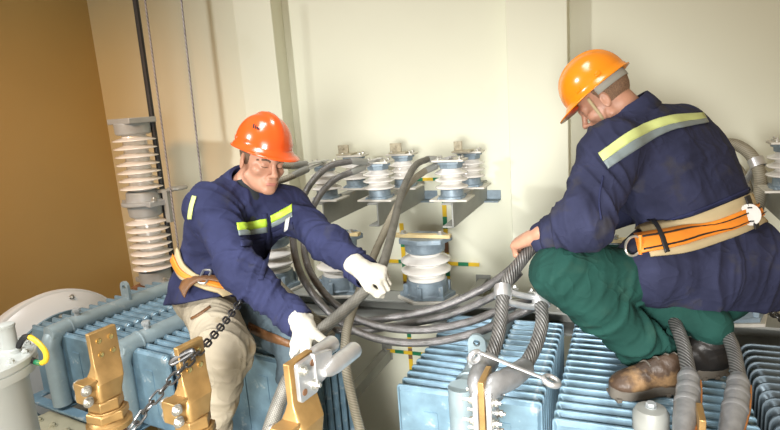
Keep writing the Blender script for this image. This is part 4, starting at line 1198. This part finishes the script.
# hair at the temples, brows, lips
def hair_piece(name, H, ells, m, parent, cut=None, h=.004, noise=.0012):
    Fh = Field(V3(H.o) - .16, V3(H.o) + .16, h)
    for c, r in ells: Fh.ell(H(*c), H.axes, [x * H.k for x in r], .008)
    for c, nn in (cut or ()): Fh.half(H(*c), H.dir(*nn))
    vv, qq = Fh.mesh()
    nr = vnormals(vv, qq); vv = vv + nr * ((vnoise(vv * 300, 5) - .5) * noise * 2)[:, None]
    return skin(name, vv, qq, m, parent)
hair_piece('hair', HL, [((0, -.016, .026), (.0775, .0935, .088))], M_hair, man, cut=[((0, .030, .02), (0, 1, -.35)), ((0, -.0, -.055), (0, -.25, -1)), ((0, 0, .05), (0, .0, 1))])
trb = tree_of(v, q)
def face_strip(name, H, tr, pts, w, m, parent, lift=.0012):
    rows = [[], []]
    for (x, z) in pts:
        for k, dz in ((0, w), (1, -w)):
            l, n, _, _ = tr.ray_cast(H(x, .25, z + dz), -H.f)
            rows[k].append(l + n * lift if l is not None else H(x, .08, z + dz))
    return cloth_grid(name, rows, m, parent, .0015)
for s in (-1, 1):
    face_strip('eyebrow', HL, trb, [(s * .016, .002), (s * .024, .006), (s * .034, .008), (s * .045, .006), (s * .053, .001)], .0032, M_hair, man)
    face_strip('eyelashes', HL, trb, [(s * .021, -.0185), (s * .028, -.0205), (s * .036, -.0205), (s * .044, -.0175)], .0010, M_hair, man)
face_strip('lips', HL, trb, [(-.021, -.0808), (-.014, -.0808), (-.007, -.0805), (0, -.081), (.007, -.0805), (.014, -.0808), (.021, -.0808)], .0062, M_lip, man, .0006)
hat = hard_hat(HL, M_orangeL, M_webb, man, (.075, .060, .045), m_dark=M_collar)

# jacket
hem = Pl - tv * .085
F = Field(*bounds([N + tv * .05, hem - tv * .08, Rs, Ls, Re, Rw, Le, Lw], .17), .0055)
waist = mid(Pl, N, .26); chest = mid(Pl, N, .70)
F.cone(hem - tv * .02, waist, .180, .160, .04, u=dep, sq=.74)
F.cone(waist, chest, .158, .180, .05, u=dep, sq=.72)
F.cone(chest, N - tv * .035, .178, .075, .05, u=dep, sq=.78)
F.cone(Pl, mid(Rh, Rk, .22), .155, .135, .05)
F.half(P(206, 298, 2.2), cam_dir(.20, 1, -.05))
trs = tree_of(*F.mesh())
for s, e, w, k1 in ((Rs, Re, Rw, 1.0), (Ls, Le, Lw, .92)):
    F.cone(N - tv * .055, s - tv * .005, .070, .074, .05)
    F.cone(chest, s, .10, .085, .05)
    F.cone(s, e, .078 * k1, .067 * k1, .035); F.cone(e, w - (w - e).normalized() * .02, .066 * k1, .046, .03)
for e, w in ((Re, Rw), (Le, Lw)):
    pass
Fj = F
# cut the cuffs square
def cut_cap(F, c, d, r=.09):
    """remove what lies beyond a cuff plane, near that cuff only"""
    c = V3(c); d = V3(d) / np.linalg.norm(V3(d)); sl, p = F.sub(c - r, c + r + 0)
    t = (p - c) @ d; dist = np.linalg.norm(p - c, axis=-1)
    F.F[sl] = np.where(dist < r, np.maximum(F.F[sl], t.astype(np.float32)), F.F[sl])
cut_cap(F, Rw - (Rw - Re).normalized() * .012, Rw - Re); cut_cap(F, Lw - (Lw - Le).normalized() * .012, Lw - Le)
# hollow neck opening
F.ell(N + tv * .03, (lat, dep, tv), (.066, .066, .07), .01, 'd')
v, q = F.mesh(); v = relax(v, q, 2)
v = folds(v, q, [(Rs, Re, .15, .010, 16, 5, .9), (Re, Rw, .13, .010, 24, 6, -.7), (Ls, Le, .13, .010, 17, 5, .9), (Le, Lw, .11, .010, 26, 6, -.6),
                 (hem - tv * .05, waist, .26, .010, 15, 4.0, .5), (waist, chest, .26, .011, 11, 5, 1.2), (chest, N, .22, .007, 14, 5, -1.0)], 3)
v = relax(v, q, 1, .3)
jac = skin('jacket', v, q, M_navy, man)
trj = tree_of(v, q)
# collar
def collar(name, c, axis, ref, r, hgt, m, parent, a0, a1, flare=.012, sq=1.0):
    ez = Vector(axis).normalized(); ex = Vector(ref); ex = (ex - ez * ex.dot(ez)).normalized(); ey = ez.cross(ex); rows = []
    for t, rr, zz in ((0, r * 1.06, -.012), (.3, r, hgt * .5), (.55, r * .99, hgt), (.7, r * 1.10, hgt * 1.02), (.85, r * 1.22, hgt * .55), (1, r * 1.34, -.006)):
        row = []
        for i in range(33):
            a = math.radians(a0 + (a1 - a0) * i / 32); u = abs(2 * i / 32 - 1)
            lift = 1 - .25 * u ** 3; drop = -.035 * u ** 4 * (1 if t > .6 else .3)
            row.append(Vector(c) + (ex * math.cos(a) + ey * math.sin(a) * sq) * rr + ez * (zz * lift + drop))
        rows.append(row)
    return cloth_grid(name, rows, m, parent, .004)
collar('collar', N - tv * .012 + dep * .005, tv * 1.0 + dep * .35, dep, .074, .045, M_navy, jac, 25, 335)
MB().tube([N - tv * .10 + dep * .09, N - tv * .03 + dep * .045, N + tv * .01], [.045, .058, .06], 20).build('shirt', M_collar, man)
# front placket, seams, pockets, stripes
lay(trj, 'placket', [(262, 214), (266, 236), (263, 262), (258, 280)], [(267, 213), (271, 236), (268, 262), (263, 280)], M_navy, jac, .003, 24, 2)
for nm, m, a, b in (('lime_stripe', M_lime, [(236, 223.5), (251, 221), (266, 218.5)], [(237.5, 231), (252, 229.2), (266.5, 226.3)]),
                    ('grey_stripe', M_reflect, [(237.5, 231), (252, 229.2), (266.5, 226.3)], [(238.5, 236), (252.5, 234.5), (267, 232)]),
                    ('lime_stripe', M_lime, [(270, 215.5), (281, 210), (292, 204.5)], [(271, 222.5), (282, 217.5), (292.5, 212)]),
                    ('grey_stripe', M_reflect, [(271, 222.5), (282, 217.5), (292.5, 212)], [(271.5, 227), (282.5, 222.5), (293, 217)]),
                    ('lime_stripe', M_paleyellow, [(193, 196), (190, 207), (188.5, 219)], [(197, 197), (194, 208), (192, 219)])):
    lay(trj, nm, a, b, m, jac, .004, 14, 3)
lay(trj, 'pocket_flap', [(272, 232), (283, 227), (293, 222)], [(273, 238), (284, 234), (294, 229)], M_navy, jac, .004, 12, 2)
lay(trj, 'white_tag', [(287, 219), (291, 217)], [(285, 231), (289, 229)], M_plasticw, jac, .007, 4, 4)
lay(trj, 'pocket_flap', [(240, 241), (252, 240), (263, 238)], [(241, 247), (252, 246), (264, 244)], M_navy, jac, .004, 12, 2)

# cuffs
for e, w in ((Re, Rw), (Le, Lw)):
    d = (w - e).normalized(); cuff(w - d * .018, d, .051, M_navy, jac)
# belt
bc = mid(Pl, N, .17) + dep * .0; baxis = (tv + dep * .22 - lat * .22).normalized()
belt = lay(trs, 'belt', [(176, 240), (182, 249), (187, 263), (202, 276), (217, 283), (236, 286)], [(171, 258), (177, 266), (184, 279), (196, 288), (214, 294), (236, 297)], M_pad, man, .016, 40, 6, .010)
lay(trs, 'orange_strap', [(173, 247), (180, 256), (186, 268), (200, 279.5), (216, 286), (236, 289)], [(172, 255), (178, 263), (184.5, 275), (197.5, 285), (215, 291), (236, 294)], M_strap, belt, .026, 40, 4, .006)
bp, bn = hit(trs, 206, 283)
if bp is not None:
    bn = Vector(bn).normalized(); e = (P(206, 270, 2) - P(204, 290, 2)).normalized(); e = (e - bn * e.dot(bn)).normalized(); sd = e.cross(bn).normalized()
    c = bp + bn * .034
    rr = [c + sd * x + e * y for x, y in rrect(.030, .070, .010, 4)]
    MB().tube(rr, .0045, 8, closed=True).build('buckle', M_bolt, belt)
lay(trs, 'strap_tail', [(186, 293), (190, 285), (198, 280), (208, 279), (219, 282)], [(190, 301), (194, 293), (201, 288), (210, 287), (220, 289)], M_leather, belt, .036, 20, 4, .006)

# trousers
F = Field(*bounds([Pl, Rh, Lh, Rk, Ra, Lk, La], .15), .0055)
F.ell(Pl - tv * .03, (lat, dep, tv), (.165, .12, .13), .05)
F.cone(Rh, Rk, .098, .086, .04); F.cone(Rk, Ra, .083, .060, .035)
F.cone(Lh, Lk, .095, .080, .04); F.cone(Lk, La, .078, .060, .035)
v, q = F.mesh(); v = relax(v, q, 2)
v = folds(v, q, [(Rh, Rk, .16, .009, 17, 5, .9), (Rk, Ra, .14, .010, 18, 5, -.8), (Lh, Lk, .15, .009, 17, 5, .6), (Lk, La, .14, .009, 17, 5, -.5)], 8)
v = relax(v, q, 1, .3)
# two-coloured trousers: the far leg is grey-blue
tro = skin('trousers', v, q, M_khaki, man)
tro.data.materials.append(M_jean)
cen = v[q].mean(1)
def segd(p, a, b):
    a = V3(a); b = V3(b); ab = b - a; t = np.clip((p - a) @ ab / (ab @ ab), 0, 1); return np.linalg.norm(p - a - t[:, None] * ab, axis=1)
dR = np.minimum(segd(cen, Rh, Rk) / .098, segd(cen, Rk, Ra) / .085); dL = np.minimum(segd(cen, Lh, Lk) / .095, segd(cen, Lk, La) / .08)
tro.data.polygons.foreach_set('material_index', (dL < dR).astype(int).tolist()); tro.data.update()
trt = tree_of(v, q)
lay(trt, 'pocket_edge', [(191, 318), (200, 313), (210, 306)], [(192, 320), (201, 315), (211, 308)], M_leather, tro, .003, 12, 1)
# brown flap between the legs
lay(trt, 'leather_flap', [(250, 322), (270, 332), (292, 341)], [(248, 330), (268, 340), (290, 347)], M_leather, tro, .006, 12, 2)
# boots (below the frame, on the lid)
def boot(parent, ankle, heel, toe, m, ms, shaft_r=.052, up=None, label=None, sole_t=.040):
    """heel and toe: points on the ground under the boot"""
    heel = Vector(heel); toe = Vector(toe); f = (toe - heel).normalized(); u = Vector((0, 0, 1)); u = (u - f * u.dot(f)).normalized(); s = f.cross(u)
    L = (toe - heel).length; ankle = Vector(ankle)
    F = Field(*bounds([heel, toe, ankle], .13), .0042)
    F.cone(heel + f * .045 + u * .058, toe - f * .06 + u * .046, .042, .038, .02)
    F.ell(toe - f * .055 + u * .044, (f, s, u), (.060, .047, .032), .02)
    F.cone(heel + f * .05 + u * .06, ankle, .046, shaft_r, .03)
    F.cone(toe - f * .10 + u * .065, heel + f * .08 + u * .10, .036, .045, .03)
    F.half(heel + u * .030, -u); F.half(ankle, (ankle - (heel + f * .05)).normalized())
    v, q = F.mesh(); v = relax(v, q, 2)
    v = folds(v, q, [(toe - f * .13 + u * .05, heel + f * .1 + u * .08, .08, .005, 40, 8, .2), (heel + f * .05 + u * .08, ankle, .09, .005, 30, 8, .3)], 4)
    b = skin('boot', v, q, m, parent, label)
    out = []
    for i in range(36):
        a = 2 * PI * i / 36; x = math.cos(a); y = math.sin(a)
        w = .047 if x > 0 else .040
        w *= 1 - .10 * (1 - abs(x)) * (1 if abs(x) < .4 else 0)
        out.append((L / 2 + (L / 2 + .004) * (abs(x) ** .8) * (1 if x > 0 else -1), w * (abs(y) ** .75) * (1 if y > 0 else -1)))
    so = MB().prism(out, heel + u * (sole_t / 2), f, s, sole_t, ez=u if f.cross(s).dot(u) > 0 else -u)
    sole = so.build('sole', ms, b, bevel=.004)
    for k in range(7):
        if .38 < k / 6 < .55: continue
        MB().box(heel + f * (L * (.04 + .92 * k / 6)) + u * .004, (L * .06, .080 if k else .06, .012), f, s, u).build('tread', ms, b, bevel=.002)
    tr = tree_of(v, q)
    for k in range(4):
        c = toe - f * (.105 + .028 * k) + u * .25
        row = []
        for w in np.linspace(-.028, .028, 7):
            l, n, _, _ = tr.ray_cast(c + s * (w) + f * (.008 * (1 if w > 0 else -1) * 0 + w * .25), -u)
            if l is not None: row.append(l + n * .002)
        if len(row) > 4: MB().tube(row, .0028, 6).build('lace', ms, b)
    return b
fR = bk(0, -1, 0) - bk(0, 0, 0)
g = Vector((Ra.x, Ra.y, LZ))
gt = g + cam_dir(.25, 0, -.8) * .17; gt.z = LZ; gh = g - cam_dir(.25, 0, -.8) * .09; gh.z = LZ
boot(man, g + UP * .2, gh, gt, M_bootL, M_sole)

# gloves
def glove(label, W, a, n, right, bends, thumb, cuff_from, k=1.0):
    F = Field(V3(W) - .19, V3(W) + .19, .0034)
    hand(F, W, a, n, right, bends, thumb, k, 1.16, .05)
    d = (Vector(W) - Vector(cuff_from)).normalized()
    F.cone(W - d * .055, W, .036, .033, .012)
    cut_cap(F, W - d * .05, -d, .08)
    v, q = F.mesh(); v = relax(v, q, 1)
    nr = vnormals(v, q); v = v + nr * ((vnoise(v * 60, 9) - .5) * .003)[:, None]
    return skin('glove', v, q, M_cream, man)
# left fist round the cable
hp = P(377, 283, 1.92); hd = (P(346, 309, 1.84) - P(385, 258, 2.02)).normalized()
fa = (Lw - Le).normalized(); a_ = (fa - hd * fa.dot(hd)).normalized()
b_ = a_.cross(hd); b_ = b_ if b_.dot(cam_dir(0, -.2, -1)) > 0 else -b_
Wl = hp + b_ * .042 - a_ * .058
l_ = (-b_).cross(a_)      # left hand: thumb side
th = [Wl + a_ * .055 + l_ * .050 - b_ * .020, Wl + a_ * .082 + l_ * .040 - b_ * .046, Wl + a_ * .088 + l_ * .022 - b_ * .068]
glove('', Wl, a_, -b_, False, ((62, 80, 50), (64, 82, 50), (66, 82, 50), (68, 80, 50)), th, Le, .92)
# right hand laid over the cable, thumb along its near side
Wr = P(305, 327, 1.79)
a_ = (P(298, 355, 1.69) - Wr).normalized(); l_ = (P(326, 333, 1.72) - Wr); l_ = (l_ - a_ * l_.dot(a_)).normalized(); n_ = l_.cross(a_)
th = [P(319, 337, 1.715), P(328, 343, 1.69), P(335, 347, 1.672)]
glove('', Wr, a_, n_, True, ((22, 40, 25), (20, 42, 30), (18, 42, 30), (18, 40, 30)), th, Re, .86)

# ================================================================== crouching worker in the amber helmet
N = P(628, 113, 2.03); Pl = P(716, 262, 2.06); Ls = P(611, 152, 1.90); Rs = P(676, 132, 2.18)
Le = P(584, 224, 1.79); Lw = P(539, 241, 1.93); Re = P(640, 200, 2.28); Rw = P(556, 236, 2.16)
Lh = P(700, 278, 1.98); Rh = P(735, 276, 2.18); Lk = P(560, 274, 1.84); Rk = P(578, 268, 2.08)
heel = PZ(689, 388, ZT); toe = PZ(611, 397, ZT)
La = P(658, 359, 1.885)
heel2 = PZ(726, 372, ZT); toe2 = heel2 + (toe - heel).normalized() * .28 ; toe2.z = ZT
Ra = heel2 + (toe2 - heel2) * .22 + UP * .17
HR = Frame(P(602, 97, 2.02), cam_dir(-.66, .60, .46), cam_dir(-.52, -.82, .10), .95)
lat = (Rs - Ls).normalized(); tv = (N - Pl).normalized(); dep = tv.cross(lat).normalized()
if dep.dot(cam_dir(0, 0, -1)) < 0: dep = -dep          # out of the back
pts = [N, Pl, Rs, Ls, Re, Rw, Le, Lw, Rk, Ra, Lk, La, HR.o]
lo, hi = bounds(pts, .17)
F = Field(lo, hi, .0045)
head_field(F, HR)
F.cone(HR(0, -.03, -.06), N - tv * .02, .056, .066, .02)
F.cone(mid(Pl, N, .1), mid(Pl, N, .75), .12, .135, .04, u=dep, sq=.7)
for s, e, w in ((Rs, Re, Rw), (Ls, Le, Lw)):
    F.cone(N - tv * .06, s, .05, .05, .04); F.cone(s, e, .046, .036, .02); F.cone(e, w, .036, .026, .02)
for h, k, a in ((Rh, Rk, Ra), (Lh, Lk, La)):
    F.cone(Pl, h, .10, .08, .04); F.cone(h, k, .070, .050, .02); F.cone(k, a, .046, .034, .02)
# bare left hand closed on the cable
gp = P(528, 251, 1.955); gd = (P(541, 243, 2.00) - P(519, 264, 1.92)).normalized()
fa = (Lw - Le).normalized(); a_ = (fa - gd * fa.dot(gd)).normalized()
b_ = a_.cross(gd); b_ = b_ if b_.dot(cam_dir(-.3, -1, -.3)) > 0 else -b_
Wl = gp + b_ * .042 - a_ * .062
l_ = (-b_).cross(a_)
th = [Wl + a_ * .055 + l_ * .046 - b_ * .018, Wl + a_ * .080 + l_ * .040 - b_ * .044, Wl + a_ * .084 + l_ * .026 - b_ * .062]
hand(F, Wl, a_, -b_, False, ((60, 78, 45), (62, 80, 45), (64, 80, 45), (66, 78, 45)), th, 1.0, 1.0, .03)
F.cone(Wl - a_ * .03, Lw, .026, .027, .015)
v, q = F.mesh(); v = relax(v, q, 1, .3)
man2 = skin('person', v, q, M_skin, off=Pl)
tag(man2, 'person crouching with back turned, amber helmet, navy jacket and green trousers', 'person')
hair_piece('hair', HR, [((0, -.018, .020), (.0785, .095, .088))], M_hairg, man2, cut=[((0, .004, .0), (0, 1, -.30)), ((0, -.05, -.055), (0, .1, -1)), ((0, 0, .05), (0, 0, 1))])
hat2 = hard_hat(HR, M_orangeR, M_webb, man2, (.045, .025, .006), logo=False)
# red peak underside and chin strap
pk = [[HR(.150 * 0 + x, y, z) for x in np.linspace(-.075, .075, 13)] for y, z in ((.112, .037), (.138, .031), (.160, .026))]
pk = [[p - HR.f * (abs(i - 6) / 6) ** 2 * .045 for i, p in enumerate(r)] for r in pk]
cloth_grid('peak_lining', pk, M_redpeak, hat2, .004)
st = [HR(-.098, .030, .020), HR(-.088, .034, -.02), HR(-.078, .038, -.06), HR(-.055, .050, -.10)]
tp = spline(st, 6); rows = [[p + HR.f * w for p in tp] for w in (-.005, .005)]
cloth_grid('chin_strap', rows, M_pad, hat2, .002)

# jacket
hem = Pl - tv * .10
F = Field(*bounds([N + tv * .05, hem - tv * .10, Rs, Ls, Re, Rw, Le, Lw], .20), .0058)
waist = mid(Pl, N, .22); chest = mid(Pl, N, .68)
F.cone(Pl - tv * .05, waist, .215, .190, .05, u=dep, sq=.80)
F.cone(waist, chest, .190, .205, .06, u=dep, sq=.76)
F.cone(chest, N - tv * .035, .200, .085, .06, u=dep, sq=.80)
F.ell(mid(Pl, N, .48) + dep * .07 + lat * .08, (lat, dep, tv), (.18, .11, .24), .06)
for s, e, w in ((Rs, Re, Rw), (Ls, Le, Lw)):
    F.cone(N - tv * .055, s - tv * .005, .078, .082, .05)
    F.cone(chest, s, .12, .09, .05)
    F.cone(s, e, .094, .084, .035); F.cone(e, w - (w - e).normalized() * .02, .080, .052, .03)
# skirt of the jacket below the belt
F.ell(P(708, 268, 2.01), (lat, dep, tv), (.225, .155, .125), .05)
F.cone(P(664, 266, 1.93), P(740, 262, 2.02), .125, .150, .05)
F.cone(P(646, 268, 1.895), P(690, 268, 1.95), .112, .13, .04)
F.half(P(690, 308, 1.9), cam_dir(-.06, 1, .10))
cut_cap(F, Lw - (Lw - Le).normalized() * .012, Lw - Le); cut_cap(F, Rw - (Rw - Re).normalized() * .012, Rw - Re)
F.ell(N + tv * .035, (lat, dep, tv), (.070, .070, .07), .01, 'd')
v, q = F.mesh(); v = relax(v, q, 2)
trs = tree_of(v, q)
v = folds(v, q, [(Ls, Le, .16, .010, 16, 5, .9), (Le, Lw, .13, .011, 24, 6, -.7),
                 (waist, mid(Pl, N, .55), .30, .011, 14, 3.0, .35), (P(664, 266, 1.9), P(760, 268, 1.95), .22, .016, 13, 2.2, .3), (mid(Pl, N, .4) - lat * .15, chest + lat * .15, .26, .009, 11, 5, .8), (chest, N, .24, .007, 14, 5, -.8)], 21)
v = relax(v, q, 1, .3)
jac = skin('jacket', v, q, M_navy2, man2)
trj = tree_of(v, q)
collar('collar', N - tv * .018, tv, -dep, .080, .050, M_navy2, jac, 20, 340)
lay(trj, 'lime_stripe', [(598, 154), (632, 130), (666, 117), (703, 113.5)], [(603, 162), (636, 139), (668, 125.5), (706, 119)], M_paleyellow, jac, .004, 30, 4)
lay(trj, 'grey_stripe', [(603, 162), (636, 139), (668, 125.5), (706, 119)], [(607.5, 169.5), (640, 147), (671, 131), (708, 123)], M_reflect, jac, .004, 30, 4)
lay(trj, 'waist_seam', [(655, 223), (690, 212), (725, 198), (752, 186)], [(656, 225.5), (691, 214.5), (726, 200.5), (753, 188.5)], M_navy, jac, .003, 24, 1)
lay(trj, 'yoke_seam', [(602, 176), (598, 200), (600, 220)], [(604, 176), (600, 200), (602, 220)], M_navy, jac, .002, 16, 1)
d = (Lw - Le).normalized()
cuff(Lw - d * .018, d, .056, M_navy2, jac)

# belt laid round the waist
belt = lay(trs, 'belt', [(640, 228), (672, 222), (705, 211), (740, 197), (766, 186), (776, 181)], [(650, 258), (684, 254), (718, 244), (752, 230), (774, 218), (780, 214)], M_pad, man2, .016, 48, 6, .010)
tr2 = trj
strap = lay(trs, 'orange_strap', [(636, 240), (672, 233.5), (708, 222.5), (742, 209), (768, 198), (778, 193)], [(640, 256), (678, 248.5), (714, 237.5), (748, 223.5), (773, 211), (780, 207)], M_strap, belt, .024, 48, 4, .006)
lay(trs, 'stitching', [(642, 242.5), (676, 236), (712, 225), (745, 211.5), (772, 199.5)], [(642.3, 243.7), (676.3, 237.2), (712.3, 226.2), (745.3, 212.7), (772.3, 200.7)], M_black, strap, .029, 48, 1, .002)
lay(trs, 'stitching', [(644, 252.5), (678, 245.5), (713, 234.5), (747, 221), (773, 208.5)], [(644.3, 253.7), (678.3, 246.7), (713.3, 235.7), (747.3, 222.2), (773.3, 209.7)], M_black, strap, .029, 48, 1, .002)
for tpx, btx in (([(652, 225), (656, 224)], [(661, 256), (665, 255)]), ([(736, 199), (740, 197)], [(748, 234), (752, 232)])):
    lay(trs, 'belt_loop', tpx, btx, M_black, belt, .030, 3, 8, .004)
l, n = hit(trs, 744, 216)
if l is not None:
    n = Vector(n)
    n = (n * .5 + (CAMP - l).normalized() * .5).normalized()
    disc = MB().lathe([(.0, -.003), (.034, -.003), (.036, 0), (.034, .003), (0, .003)], l + n * .034, n, 36, close=False).build('white_disc', M_plasticw, belt)
    up = (UP - n * UP.dot(n)).normalized()
    for s in (-1, 1): MB().box(l + n * .038 + up * (s * .022), (.014, .004, .003), n.cross(up), up, n).build('slot', M_black, disc)
l, n = hit(trs, 642, 246)
if l is not None:
    n = Vector(n); c = P(634, 246, 1.84); c = l + (CAMP - l).normalized() * .03 + (P(634, 246, 1.9) - P(642, 246, 1.9))
    sd = (P(632, 246, 1.9) - P(642, 244, 1.9)).normalized(); up = (P(640, 236, 1.9) - P(640, 246, 1.9)).normalized()
    ring = [c + sd * (.026 * math.cos(a)) + up * (.030 * math.sin(a)) for a in np.linspace(0, 2 * PI, 25)[:-1]]
    MB().tube(ring, .0042, 8, closed=True).build('d_ring', M_bolt, belt)
    MB().tube([c - sd * .02 - up * .030, c - sd * .022, c - sd * .02 + up * .030], .007, 10).build('ring_bar', M_strap, belt)

# trousers
F = Field(*bounds([Pl, Rh, Lh, Rk, Ra, Lk, La], .15), .0058)
F.ell(P(722, 280, 2.08), (lat, dep, tv), (.19, .14, .12), .05)
F.cone(Lh, Lk, .100, .090, .045); F.cone(Lk, La, .088, .072, .02)
F.cone(Rh, Rk, .105, .088, .045); F.cone(Rk, Ra, .084, .068, .02)
cut_cap(F, La, La - Lk, .13)
v, q = F.mesh(); v = relax(v, q, 2)
v = folds(v, q, [(Lh, mid(Lh, Lk, .45), .18, .007, 12, 4, .6), (mid(Lh, Lk, .6), Lk, .15, .009, 17, 4, .8), (Lk, La, .14, .015, 20, 4, -.45)], 14)
v = relax(v, q, 1, .3)
tro2 = skin('trousers', v, q, M_greencloth, man2)
trt = tree_of(v, q)
d = (La - Lk).normalized()
ring_band(trt, 'cuff', La - d * .03, d, UP, (-.015, 0, .015, .024), M_greencloth, tro2, lift=.003, thick=.005, n=44, far=.13)
boot(man2, La + (heel - La) * .12, heel, toe, M_bootL, M_sole, shaft_r=.055, label='scuffed tan brown boot in front')
boot(man2, Ra + UP * .01, heel2, toe2, M_bootB, M_sole, shaft_r=.055, label='black boot behind')
# ================================================================== light
W = bpy.data.worlds.new('world'); SC.world = W; W.use_nodes = True
bg = W.node_tree.nodes['Background']; bg.inputs['Color'].default_value = (1.0, 0.74, 0.45, 1); bg.inputs['Strength'].default_value = 0.42

def area(name, loc, target, size, energy, col=(1, 1, 1), spread=PI, sy=None):
    d = bpy.data.lights.new(name, 'AREA'); d.energy = energy; d.color = col; d.size = size; d.spread = spread
    if sy: d.shape = 'RECTANGLE'; d.size_y = sy
    o = bpy.data.objects.new(name, d); COL.objects.link(o); o.location = loc
    o.rotation_euler = (Vector(target) - Vector(loc)).to_track_quat('-Z', 'Y').to_euler(); return o
def spot(name, loc, target, energy, col, ang, blend=.6, rad=.15):
    d = bpy.data.lights.new(name, 'SPOT'); d.energy = energy; d.color = col; d.spot_size = math.radians(ang); d.spot_blend = blend; d.shadow_soft_size = rad
    o = bpy.data.objects.new(name, d); COL.objects.link(o); o.location = loc
    o.rotation_euler = (Vector(target) - Vector(loc)).to_track_quat('-Z', 'Y').to_euler(); return o
spot('flash_lamp', (-3.4, -0.35, ZC + 1.25), (.15, 3.1, ZC - .90), 345, (1, .985, .96), 94, .8, .12)
area('front_fill', (-.3, -1.5, ZC + .1), (-.6, 2.6, ZC - .9), 1.0, 7, (.95, .98, 1.0), math.radians(110))  # added soft fill from near the camera, no window stands there
area('low_wall_fill', (-.05, -1.3, ZC - .30), (-.95, 3.3, ZC - 1.75), .8, 40, (1, .98, .94), math.radians(62))  # added fill aimed between the workers to brighten the lower wall, not a window
area('ceiling_lamp', (-1.3, .7, ZC + 2.6), (-1.3, 1.1, ZC - 1.0), .8, 32, (.95, .98, 1.0), math.radians(92), 2.0)
spot('tungsten_lamp', (-2.2, .3, ZC + 1.0), (-3.65, 3.2, ZC - .75), 190, (1, .46, .13), 58, 1.0, .2)

SC.view_settings.view_transform = 'Standard'; SC.view_settings.look = 'None'
SC.view_settings.exposure = -0.12; SC.view_settings.gamma = 1.0
SC.view_settings.use_curve_mapping = False
SC.render.film_transparent = False
